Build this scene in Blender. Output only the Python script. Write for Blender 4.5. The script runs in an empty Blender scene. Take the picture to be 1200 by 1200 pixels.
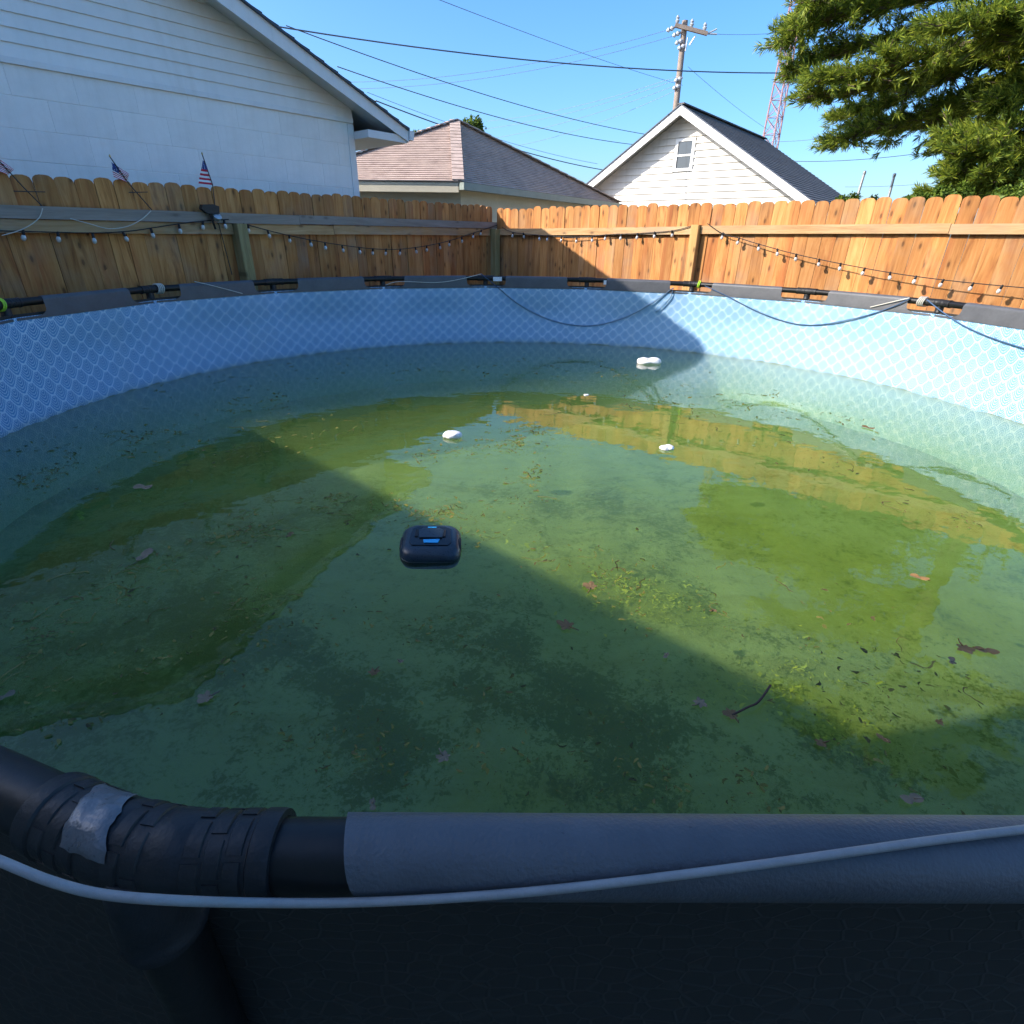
import bpy, bmesh, math, random
from math import sin, cos, pi, sqrt, radians, atan2, tan
from mathutils import Vector, Matrix, noise

random.seed(7)
SC = bpy.context.scene
COL = SC.collection

# ------------------------------------------------------------------ camera
EYE = 1.592
PITCH, ROLL, FPX = radians(26.24), radians(1.04), 647.2
FWD = Vector((0, cos(PITCH), -sin(PITCH)))
_r, _u = Vector((1, 0, 0)), Vector((0, sin(PITCH), cos(PITCH)))
RIGHT = _r * cos(ROLL) + _u * sin(ROLL)
UP = _u * cos(ROLL) - _r * sin(ROLL)
cam_d = bpy.data.cameras.new('camera')
cam_d.sensor_width = 36.0
cam_d.lens = 36.0 * FPX / 1200.0
cam_d.clip_start, cam_d.clip_end = 0.02, 2000
cam = bpy.data.objects.new('camera', cam_d)
COL.objects.link(cam)
cam.matrix_world = Matrix(((RIGHT.x, UP.x, -FWD.x, 0), (RIGHT.y, UP.y, -FWD.y, 0),
                           (RIGHT.z, UP.z, -FWD.z, EYE), (0, 0, 0, 1)))
SC.camera = cam

# ------------------------------------------------------------------ sky, sun, exposure
SUN_PSI, SUN_EL = radians(13.0), radians(31.5)          # rays travel towards +X, a little towards +Y
world = bpy.data.worlds.new('World')
SC.world = world
world.use_nodes = True
wn = world.node_tree.nodes
wn.clear()
sky = wn.new('ShaderNodeTexSky')
sky.sky_type = 'NISHITA'
sky.sun_disc = False
sky.sun_elevation = SUN_EL
sky.sun_rotation = radians(257)
sky.altitude = 0
sky.air_density, sky.dust_density, sky.ozone_density = 1.0, 2.1, 6.5
bg = wn.new('ShaderNodeBackground')
bg.inputs['Strength'].default_value = 0.13
wo = wn.new('ShaderNodeOutputWorld')
hs = wn.new('ShaderNodeHueSaturation')
hs.inputs['Saturation'].default_value = 1.15
world.node_tree.links.new(sky.outputs[0], hs.inputs['Color'])
world.node_tree.links.new(hs.outputs[0], bg.inputs[0])
world.node_tree.links.new(bg.outputs[0], wo.inputs[0])
sun_d = bpy.data.lights.new('sun', 'SUN')
sun_d.energy = 3.3
sun_d.angle = radians(0.53)
sun_d.color = (1.0, 0.92, 0.80)
sun = bpy.data.objects.new('sun', sun_d)
COL.objects.link(sun)
sun_dir = Vector((cos(SUN_PSI) * cos(SUN_EL), sin(SUN_PSI) * cos(SUN_EL), -sin(SUN_EL)))
sun.rotation_euler = sun_dir.to_track_quat('-Z', 'Y').to_euler()
sun.location = (-12, -3, 12)
SC.view_settings.view_transform = 'Standard'
SC.view_settings.look = 'None'
SC.view_settings.gamma = 1.0
SC.view_settings.exposure = 1.36
SC.view_settings.use_curve_mapping = False
SC.render.engine = 'CYCLES'
SC.cycles.use_denoising = True
SC.cycles.max_bounces = 5
SC.cycles.diffuse_bounces = 2
SC.cycles.use_adaptive_sampling = True
SC.cycles.adaptive_threshold = 0.025
SC.cycles.glossy_bounces = 3
SC.cycles.transmission_bounces = 4
SC.cycles.transparent_max_bounces = 10
SC.cycles.volume_bounces = 1
SC.cycles.caustics_reflective = False
SC.cycles.caustics_refractive = False
SC.cycles.sample_clamp_indirect = 4.0

# ------------------------------------------------------------------ geometry of the place
POOL = Vector((0.2546, 3.5644, 0))
R = 3.35
Z_RIM, Z_LINER, Z_WATER, Z_FLOOR = 1.22, 1.097, 0.483, 0.03
APO = 3.308                      # pool centre to top tube axis
NSEG = 18
SEG0 = radians(80.4)             # angle of one corner of the frame
FENCE_L = (Vector((-3.5204, 4.5101)), radians(54.4))
FENCE_R = (Vector((0.006, 8.6664)), radians(-39.39))
CORNER = Vector((-0.3409, 8.9512))


def ray(x, y):
    return RIGHT * ((x - 600) / FPX) + UP * ((600 - y) / FPX) + FWD


def on_z(x, y, z):
    d = ray(x, y)
    return Vector((0, 0, EYE)) + d * ((z - EYE) / d.z)


def on_line(F, x, y, off=0.0):
    """point seen at a pixel on the vertical plane of a fence, off metres behind it"""
    d = ray(x, y)
    n = Vector((-sin(F[1]), cos(F[1])))
    return Vector((0, 0, EYE)) + d * ((F[0].dot(n) + off) / (d.xy.dot(n)))


def on_wall(x, y, rr):
    d = ray(x, y)
    h, c = d.xy, POOL.xy
    A, B = h.dot(h), h.dot(c)
    return Vector((0, 0, EYE)) + d * ((B + sqrt(B * B - A * (c.dot(c) - rr * rr))) / A)


def at(az, dist, tanel):
    a = radians(az)
    return Vector((sin(a) * dist, cos(a) * dist, EYE + tanel * dist))


def pix(x, y, dist):
    d = ray(x, y)
    return Vector((0, 0, EYE)) + d * (dist / d.xy.length)


# ------------------------------------------------------------------ helpers: materials
class NT:
    def __init__(self, name):
        self.m = bpy.data.materials.new(name)
        self.m.use_nodes = True
        self.t = self.m.node_tree
        self.t.nodes.clear()
        self.out = self.t.nodes.new('ShaderNodeOutputMaterial')

    def n(self, typ, **kw):
        nd = self.t.nodes.new('ShaderNode' + typ)
        for k, v in kw.items():
            if k.startswith('i_'):
                s = k[2:]
                s = int(s) if s.isdigit() else s.replace('_', ' ')
                self.set(nd, s, v)
            else:
                setattr(nd, k, v)
        return nd

    def set(self, nd, key, v):
        sock = nd.inputs[key]
        if isinstance(v, bpy.types.NodeSocket):
            self.t.links.new(v, sock)
        elif isinstance(v, bpy.types.Node):
            self.t.links.new(v.outputs[0], sock)
        else:
            if sock.type == 'RGBA' and not hasattr(v, '__len__'):
                v = (v, v, v)
            if sock.type == 'RGBA' and len(v) == 3:
                v = tuple(v) + (1,)
            sock.default_value = v

    def math(self, op, a, b=None, c=None, clamp=False):
        nd = self.n('Math', operation=op)
        nd.use_clamp = clamp
        for i, v in enumerate((a, b, c)):
            if v is not None:
                self.set(nd, i, v)
        return nd.outputs[0]

    def mix(self, fac, a, b, blend='MIX'):
        nd = self.n('Mix', data_type='RGBA', blend_type=blend)
        self.set(nd, 0, fac)
        self.set(nd, 6, a)
        self.set(nd, 7, b)
        return nd.outputs[2]

    def ramp(self, fac, stops, interp='LINEAR'):
        nd = self.n('ValToRGB')
        cr = nd.color_ramp
        cr.interpolation = interp
        while len(cr.elements) < len(stops):
            cr.elements.new(0.5)
        for e, (p, c) in zip(cr.elements, stops):
            e.position = p
            c = (c, c, c) if not hasattr(c, '__len__') else c
            e.color = tuple(c) + (1,)
        self.set(nd, 0, fac)
        return nd.outputs[0]

    def noise(self, vec, scale, detail=3.0, rough=0.55, dist=0.0):
        return self.n('TexNoise', i_Vector=vec, i_Scale=scale, i_Detail=detail, i_Roughness=rough, i_Distortion=dist)

    def voro(self, vec, scale, feature='F1', rnd=1.0):
        return self.n('TexVoronoi', feature=feature, i_Vector=vec, i_Scale=scale, i_Randomness=rnd)

    def obj(self):
        return self.n('TexCoord').outputs['Object']

    def maps(self, vec, scale=(1, 1, 1), loc=(0, 0, 0)):
        return self.n('Mapping', i_Vector=vec, i_Scale=scale, i_Location=loc).outputs[0]

    def bump(self, h, strength=0.3, dist=0.01):
        return self.n('Bump', i_Strength=strength, i_Distance=dist, i_Height=h).outputs[0]

    def bsdf(self, color, rough=0.6, normal=None, metal=0.0, spec=0.5, link=True, **kw):
        nd = self.n('BsdfPrincipled')
        self.set(nd, 'Base Color', color)
        self.set(nd, 'Roughness', rough)
        self.set(nd, 'Metallic', metal)
        self.set(nd, 'Specular IOR Level', spec)
        for k, v in kw.items():
            self.set(nd, k.replace('_', ' '), v)
        if normal is not None:
            self.set(nd, 'Normal', normal)
        if link:
            self.t.links.new(nd.outputs[0], self.out.inputs[0])
        return nd


MAT = {}


def simple(name, col, rough=0.6, var=0.15, scale=8.0, bump=0.0, bscale=60.0, metal=0.0, spec=0.5, objrand=0.0, scuff=0.0, streak=0.0):
    """plain surface with soft mottling, wear and fine relief"""
    t = NT(name)
    o = t.obj()
    n1 = t.noise(o, scale, 4)
    n2 = t.noise(o, scale * 7, 3)
    f = t.math('ADD', t.math('MULTIPLY', n1.outputs[0], 0.65), t.math('MULTIPLY', n2.outputs[0], 0.35))
    lo = tuple(c * (1 - var * 1.6) for c in col)
    hi = tuple(min(1, c * (1 + var * 1.6)) for c in col)
    c = t.ramp(f, [(0.25, lo), (0.75, hi)])
    if scuff:
        sf = t.ramp(t.noise(t.maps(o, (1, 1, 1), (4, 2, 8)), 14, 6, 0.75, 0.6).outputs[0], [(0.56, 0.0), (0.72, 1.0)])
        c = t.mix(t.math('MULTIPLY', sf, scuff * 0.5), c, tuple(min(1, k * 1.7) for k in col))
        sd = t.ramp(t.noise(o, 160, 2, 0.6).outputs[0], [(0.70, 0.0), (0.76, 1.0)])
        c = t.mix(t.math('MULTIPLY', sd, scuff), c, tuple(k * 0.3 for k in col))
    if streak:
        ss = t.ramp(t.noise(t.maps(o, (9, 9, 0.55)), 1.0, 5, 0.65).outputs[0], [(0.48, 0.0), (0.78, 1.0)])
        sb = t.ramp(t.noise(o, 0.9, 3).outputs[0], [(0.35, 0.2), (0.7, 1.0)])
        c = t.mix(t.math('MULTIPLY', t.math('MULTIPLY', ss, sb), streak), c, tuple(k * q for k, q in zip(col, (0.62, 0.58, 0.50))))
    if objrand:
        rnd = t.n('ObjectInfo').outputs['Random']
        k = t.math('MULTIPLY_ADD', rnd, objrand * 2, 1 - objrand)
        c = t.n('VectorMath', operation='SCALE', i_0=c)
        t.set(c, 3, k)
        c = c.outputs[0]
    nrm = t.bump(t.noise(o, bscale, 3).outputs[0], bump, 0.004) if bump else None
    t.bsdf(c, t.math('MULTIPLY_ADD', n2.outputs[0], 0.2, rough - 0.1), nrm, metal, spec)
    MAT[name] = t.m
    return t.m


def wood(name, dark, mid, light, grey=0.0, greycol=(0.22, 0.19, 0.16), axis=2, rnd_amt=0.3, red=0.0):
    """sawn timber: long grain, cathedral figure, knots, every board its own cut"""
    t = NT(name)
    tc = t.n('TexCoord').outputs['Object']
    rnd = t.n('ObjectInfo').outputs['Random']
    offs = t.n('CombineXYZ', i_0=t.math('MULTIPLY', rnd, 37.0), i_1=t.math('MULTIPLY', rnd, 91.0), i_2=t.math('MULTIPLY', rnd, 53.0)).outputs[0]
    p = t.n('VectorMath', operation='ADD', i_0=tc, i_1=offs).outputs[0]
    sc = [1.0, 1.0, 1.0]
    sc[axis] = 0.09
    warp = t.noise(t.maps(p, tuple(s * 3 for s in sc)), 1.0, 2)
    wv = t.math('MULTIPLY_ADD', warp.outputs[0], 0.35, 0.0)
    q = t.n('VectorMath', operation='ADD', i_0=t.maps(p, tuple(s for s in sc))).outputs[0]
    comb = t.n('VectorMath', operation='ADD', i_0=q, i_1=t.n('CombineXYZ', i_0=wv, i_1=wv, i_2=wv).outputs[0]).outputs[0]
    g1 = t.noise(comb, 26.0, 4, 0.6, 0.4).outputs[0]
    g2 = t.noise(comb, 110.0, 3, 0.6).outputs[0]
    broad = t.noise(t.maps(p, (5, 5, 5) if axis == 9 else tuple(5 * s for s in sc)), 1.0, 3).outputs[0]
    f = t.math('ADD', t.math('MULTIPLY', g1, 0.55), t.math('MULTIPLY', g2, 0.15))
    f = t.math('ADD', f, t.math('MULTIPLY', broad, 0.30))
    c = t.ramp(f, [(0.34, dark), (0.48, mid), (0.63, light)])
    if red:
        rs = t.noise(t.maps(p, tuple(8 * k_ for k_ in sc), (3, 5, 1)), 1.0, 3).outputs[0]
        c = t.mix(t.math('MULTIPLY', t.ramp(rs, [(0.52, 0.0), (0.66, 1.0)]), red), c, (0.40, 0.105, 0.03))
    # knots
    ps = t.n('SeparateXYZ', i_0=p)
    kv = t.n('CombineXYZ', i_0=t.math('MULTIPLY', ps.outputs[0 if axis == 2 else 2], 13.0), i_1=t.math('MULTIPLY', ps.outputs[axis], 5.5)).outputs[0]
    v = t.voro(kv, 1.0)
    v.voronoi_dimensions = '2D'
    kn = t.math('GREATER_THAN', t.n('SeparateColor', i_0=v.outputs['Color']).outputs[0], 0.80)
    kd = t.ramp(v.outputs['Distance'], [(0.09, 1.0), (0.15, 0.4), (0.30, 0.0)])
    kf = t.math('MULTIPLY', t.math('MULTIPLY', kn, 0.75), kd)
    c = t.mix(kf, c, tuple(x * 0.35 for x in dark))
    # per board tone and weathering
    b1 = t.math('MULTIPLY_ADD', rnd, 2 * rnd_amt, 1 - rnd_amt)
    sp = t.n('VectorMath', operation='SCALE', i_0=c)
    t.set(sp, 3, b1)
    c = sp.outputs[0]
    r2 = t.math('FRACT', t.math('MULTIPLY', rnd, 17.31))
    wn_ = t.noise(t.maps(p, tuple(2.2 * s for s in (1, 1, 1))), 1.0, 4).outputs[0]
    wf = t.math('MULTIPLY', t.ramp(wn_, [(0.45, 0.0), (0.7, 1.0)]), t.math('MULTIPLY_ADD', r2, 0.55, 0.05))
    wf = t.math('ADD', wf, grey, clamp=True)
    c = t.mix(wf, c, t.mix(g1, tuple(x * 0.7 for x in greycol), tuple(x * 1.25 for x in greycol)))
    bm = t.bump(t.math('ADD', g1, t.math('MULTIPLY', g2, 0.5)), 0.35, 0.004)
    t.bsdf(c, 0.72, bm, spec=0.3)
    MAT[name] = t.m
    return t.m


# ------------------------------------------------------------------ helpers: meshes and objects
class MB:
    """collects geometry for ONE mesh object"""

    def __init__(self):
        self.v, self.f, self.mi = [], [], []
        self.cur = 0

    def add(self, vs, fs):
        b = len(self.v)
        self.v += [tuple(p) for p in vs]
        for f in fs:
            self.f.append(tuple(i + b for i in f))
            self.mi.append(self.cur)
        return self

    def box(self, x0, x1, y0, y1, z0, z1, M=None):
        vs = [Vector(p) for p in ((x0, y0, z0), (x1, y0, z0), (x1, y1, z0), (x0, y1, z0), (x0, y0, z1), (x1, y0, z1), (x1, y1, z1), (x0, y1, z1))]
        if M is not None:
            vs = [M @ p for p in vs]
        return self.add(vs, [(0, 3, 2, 1), (4, 5, 6, 7), (0, 1, 5, 4), (1, 2, 6, 5), (2, 3, 7, 6), (3, 0, 4, 7)])

    def bar(self, a, b, w, h):
        """square bar from a to b"""
        a, b = Vector(a), Vector(b)
        d = (b - a).normalized()
        s = d.cross(Vector((0, 0, 1)))
        s = s.normalized() if s.length > 1e-4 else Vector((1, 0, 0))
        u = s.cross(d).normalized()
        vs = [p + s * (i * w / 2) + u * (j * h / 2) for p in (a, b) for i, j in ((-1, -1), (1, -1), (1, 1), (-1, 1))]
        return self.add(vs, [(0, 3, 2, 1), (4, 5, 6, 7), (0, 1, 5, 4), (1, 2, 6, 5), (2, 3, 7, 6), (3, 0, 4, 7)])

    def tube(self, pts, rad, n=8, caps=True):
        pts = [Vector(p) for p in pts]
        if not hasattr(rad, '__len__'):
            rad = [rad] * len(pts)
        rings = []
        up = None
        for i, p in enumerate(pts):
            d = (pts[min(i + 1, len(pts) - 1)] - pts[max(i - 1, 0)])
            d = d.normalized() if d.length > 1e-9 else Vector((0, 0, 1))
            if up is None:
                up = Vector((0, 0, 1)) if abs(d.z) < 0.9 else Vector((1, 0, 0))
            s = d.cross(up).normalized()
            up = s.cross(d).normalized()
            rings.append([p + (s * cos(2 * pi * k / n) + up * sin(2 * pi * k / n)) * rad[i] for k in range(n)])
        vs = [q for r_ in rings for q in r_]
        fs = []
        for i in range(len(pts) - 1):
            for k in range(n):
                a, b = i * n + k, i * n + (k + 1) % n
                fs.append((a, b, b + n, a + n))
        if caps:
            fs.append(tuple(range(n))[::-1])
            fs.append(tuple((len(pts) - 1) * n + k for k in range(n)))
        return self.add(vs, fs)

    def lathe(self, prof, n=12, M=None):
        """profile of (radius, z)"""
        vs, fs = [], []
        for r_, z in prof:
            for k in range(n):
                p = Vector((r_ * cos(2 * pi * k / n), r_ * sin(2 * pi * k / n), z))
                vs.append(M @ p if M is not None else p)
        for i in range(len(prof) - 1):
            for k in range(n):
                a, b = i * n + k, i * n + (k + 1) % n
                fs.append((a, b, b + n, a + n))
        fs.append(tuple(range(n))[::-1])
        fs.append(tuple((len(prof) - 1) * n + k for k in range(n)))
        return self.add(vs, fs)

    def prism(self, outline, depth, M=None):
        """outline of (x, z), extruded in y from 0 to depth"""
        n = len(outline)
        vs = [Vector((x, 0, z)) for x, z in outline] + [Vector((x, depth, z)) for x, z in outline]
        if M is not None:
            vs = [M @ p for p in vs]
        fs = [tuple(range(n)), tuple(range(2 * n - 1, n - 1, -1))]
        fs += [(i, i + n, (i + 1) % n + n, (i + 1) % n) for i in range(n)]
        return self.add(vs, fs)

    def grid(self, fn, nu, nv, closed_u=False):
        vs = [fn(i / (nu if closed_u else nu - 1), j / (nv - 1)) for j in range(nv) for i in range(nu)]
        fs = []
        for j in range(nv - 1):
            for i in range(nu if closed_u else nu - 1):
                a, b = j * nu + i, j * nu + (i + 1) % nu
                fs.append((a, b, b + nu, a + nu))
        return self.add(vs, fs)

    def data(self, name, mats, smooth=False):
        me = bpy.data.meshes.new(name)
        me.from_pydata(self.v, [], self.f)
        for m in (mats if isinstance(mats, (list, tuple)) else [mats]):
            me.materials.append(m)
        if any(self.mi):
            me.polygons.foreach_set('material_index', self.mi)
        if smooth:
            me.polygons.foreach_set('use_smooth', [True] * len(me.polygons))
            if smooth != 'all':
                try:
                    me.set_sharp_from_angle(angle=radians(40))
                except Exception:
                    pass
        me.update()
        return me

    def build(self, name, mats, parent=None, smooth=False, fix=True):
        me = self.data(name, mats, smooth)
        if fix:
            bm = bmesh.new()
            bm.from_mesh(me)
            bmesh.ops.recalc_face_normals(bm, faces=bm.faces)
            bm.to_mesh(me)
            bm.free()
        return link(name, me, parent)


def link(name, me, parent=None, loc=None, rot=None, scale=None):
    o = bpy.data.objects.new(name, me)
    COL.objects.link(o)
    if parent is not None:
        o.parent = parent
    if loc is not None:
        o.location = loc
    if rot is not None:
        o.rotation_euler = rot
    if scale is not None:
        o.scale = scale
    return o


def tag(o, label=None, cat=None, group=None, kind=None):
    if label:
        o['label'] = label
    if cat:
        o['category'] = cat
    if group:
        o['group'] = group
    if kind:
        o['kind'] = kind
    return o


def thing(name, label, cat, loc=(0, 0, 0), rotz=0.0, group=None):
    o = bpy.data.objects.new(name, None)
    o.empty_display_size = 0.1
    COL.objects.link(o)
    o.location = loc
    o.rotation_euler = (0, 0, rotz)
    return tag(o, label, cat, group)


# ------------------------------------------------------------------ materials
wood('cedar', (0.20, 0.068, 0.018), (0.45, 0.188, 0.052), (0.58, 0.285, 0.095), 0.0, (0.30, 0.22, 0.15), rnd_amt=0.22, red=0.5)
wood('rail_timber', (0.30, 0.15, 0.055), (0.48, 0.27, 0.11), (0.58, 0.37, 0.18), 0.12, (0.30, 0.25, 0.20), axis=0, rnd_amt=0.12)
wood('grey_timber', (0.19, 0.14, 0.10), (0.27, 0.215, 0.17), (0.35, 0.29, 0.24), 0.35, (0.30, 0.27, 0.24), axis=0, rnd_amt=0.12)
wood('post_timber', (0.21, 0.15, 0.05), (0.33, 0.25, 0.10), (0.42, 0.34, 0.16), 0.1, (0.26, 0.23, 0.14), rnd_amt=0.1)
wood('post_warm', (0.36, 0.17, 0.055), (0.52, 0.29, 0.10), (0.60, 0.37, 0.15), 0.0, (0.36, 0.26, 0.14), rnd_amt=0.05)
simple('black_plastic', (0.015, 0.015, 0.016), 0.48, 0.25, 14, 0.25, 120, spec=0.35, scuff=0.7)
simple('black_tube', (0.007, 0.007, 0.007), 0.42, 0.25, 10, 0.1, 90, spec=0.35, scuff=0.6)
simple('sleeve_vinyl', (0.078, 0.080, 0.088), 0.46, 0.16, 7, 0.3, 300, scuff=0.5)
simple('tape_grey', (0.125, 0.125, 0.13), 0.3, 0.15, 30, 0.5, 70, metal=0.25)
simple('rope_white', (0.27, 0.26, 0.25), 0.5, 0.12, 30, 0.2, 200)
simple('rope_blue', (0.03, 0.075, 0.16), 0.6, 0.2, 40, 0.3, 300)
simple('twine', (0.55, 0.52, 0.45), 0.7, 0.15, 40, 0.2, 300)
simple('tie_green', (0.45, 0.75, 0.05), 0.5, 0.1, 20)
simple('paint_white', (0.74, 0.735, 0.72), 0.55, 0.045, 2.2, 0.12, 45)
simple('block_paint', (0.89, 0.86, 0.81), 0.65, 0.05, 2.5, 0.35, 55, objrand=0.025, streak=0.5)
simple('siding_white', (0.86, 0.83, 0.78), 0.5, 0.035, 1.7, 0.1, 40, objrand=0.025, streak=0.4)
simple('siding_cream', (0.66, 0.62, 0.55), 0.5, 0.03, 1.5, 0.08, 40, objrand=0.03, streak=0.5)
simple('trim_white', (0.80, 0.79, 0.77), 0.45, 0.04, 3, 0.08, 40, streak=0.4)
simple('gutter_green', (0.20, 0.235, 0.20), 0.45, 0.1, 4)
simple('wall_beige', (0.52, 0.46, 0.33), 0.6, 0.07, 3, 0.1, 30)
simple('metal_grey', (0.42, 0.43, 0.44), 0.4, 0.15, 8, metal=0.6)
simple('pole_wood', (0.27, 0.21, 0.17), 0.8, 0.2, 5, 0.3, 40)
simple('insulator', (0.40, 0.42, 0.45), 0.3, 0.1, 20)
simple('tower_steel', (0.33, 0.19, 0.20), 0.5, 0.15, 2)
simple('wire_black', (0.045, 0.06, 0.09), 0.5, 0.1, 2)
simple('wire_pale', (0.16, 0.22, 0.34), 0.5, 0.1, 2)
simple('bark', (0.12, 0.085, 0.055), 0.85, 0.3, 9, 0.6, 25)
simple('foam_white', (0.80, 0.77, 0.76), 0.55, 0.06, 40, 0.2, 120)
simple('robot_shell', (0.020, 0.030, 0.040), 0.30, 0.15, 30, 0.05, 200)
simple('robot_panel', (0.008, 0.009, 0.012), 0.2, 0.15, 30)
simple('robot_blue', (0.03, 0.36, 0.68), 0.35, 0.08, 50)
simple('wheel_rubber', (0.010, 0.010, 0.011), 0.7, 0.1, 50)
simple('flag_red', (0.50, 0.02, 0.05), 0.75, 0.08, 30)
simple('flag_white', (0.78, 0.78, 0.80), 0.75, 0.04, 30)
simple('stick_dark', (0.035, 0.03, 0.028), 0.6, 0.2, 20)
simple('stick_pale', (0.55, 0.50, 0.42), 0.6, 0.1, 20)
simple('twig', (0.07, 0.032, 0.018), 0.7, 0.3, 40)
simple('brass', (0.55, 0.42, 0.2), 0.4, 0.1, 20, metal=0.7)
simple('label_print', (0.66, 0.67, 0.70), 0.5, 0.2, 90)
simple('stucco', (0.55, 0.50, 0.42), 0.8, 0.08, 2, 0.2, 30)


def flag_canton():
    t = NT('flag_canton')
    v = t.voro(t.obj(), 95.0, rnd=0.15)
    s = t.math('LESS_THAN', v.outputs['Distance'], 0.26)
    t.bsdf(t.mix(s, (0.02, 0.05, 0.22), (0.7, 0.7, 0.75)), 0.75)
    MAT['flag_canton'] = t.m


flag_canton()


def shingles(name, c0, c1, c2):
    t = NT(name)
    o = t.obj()
    br = t.n('TexBrick', i_Vector=o, i_Scale=1.0, i_Mortar_Size=0.006, i_Brick_Width=0.30, i_Row_Height=10.0)
    t.set(br, 'Color1', (0, 0, 0))
    t.set(br, 'Color2', (1, 1, 1))
    n1 = t.noise(o, 3.0, 4).outputs[0]
    n2 = t.noise(o, 60.0, 3).outputs[0]
    n3 = t.noise(t.maps(o, (6, 6, 14)), 1.0, 2).outputs[0]
    f = t.math('ADD', t.math('MULTIPLY', n1, 0.4), t.math('ADD', t.math('MULTIPLY', n2, 0.2), t.math('MULTIPLY', n3, 0.4)))
    c = t.ramp(f, [(0.3, c0), (0.5, c1), (0.72, c2)])
    t.bsdf(c, 0.9, t.bump(n2, 0.5, 0.01), spec=0.2)
    MAT[name] = t.m


shingles('shingle_brown', (0.34, 0.25, 0.20), (0.49, 0.37, 0.305), (0.60, 0.465, 0.385))
shingles('shingle_grey', (0.09, 0.087, 0.085), (0.145, 0.138, 0.134), (0.20, 0.19, 0.185))


def glass_mat():
    t = NT('window_glass')
    t.bsdf((0.02, 0.03, 0.045), 0.05, spec=0.9)
    MAT['window_glass'] = t.m
    t = NT('bulb_glass')
    t.bsdf((0.75, 0.74, 0.70), 0.08, spec=0.8, Transmission_Weight=0.35)
    MAT['bulb_glass'] = t.m


glass_mat()


def ground_mat():
    t = NT('ground')
    o = t.obj()
    n = t.noise(o, 0.8, 5).outputs[0]
    n2 = t.noise(o, 30, 4).outputs[0]
    c = t.mix(t.ramp(n, [(0.4, 0.0), (0.6, 1.0)]), (0.16, 0.15, 0.08), (0.34, 0.28, 0.20))
    c = t.mix(t.math('MULTIPLY', n2, 0.5), c, (0.03, 0.04, 0.015))
    t.bsdf(c, 0.95, t.bump(n2, 0.6, 0.03), spec=0.1)
    MAT['ground'] = t.m


ground_mat()


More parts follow.
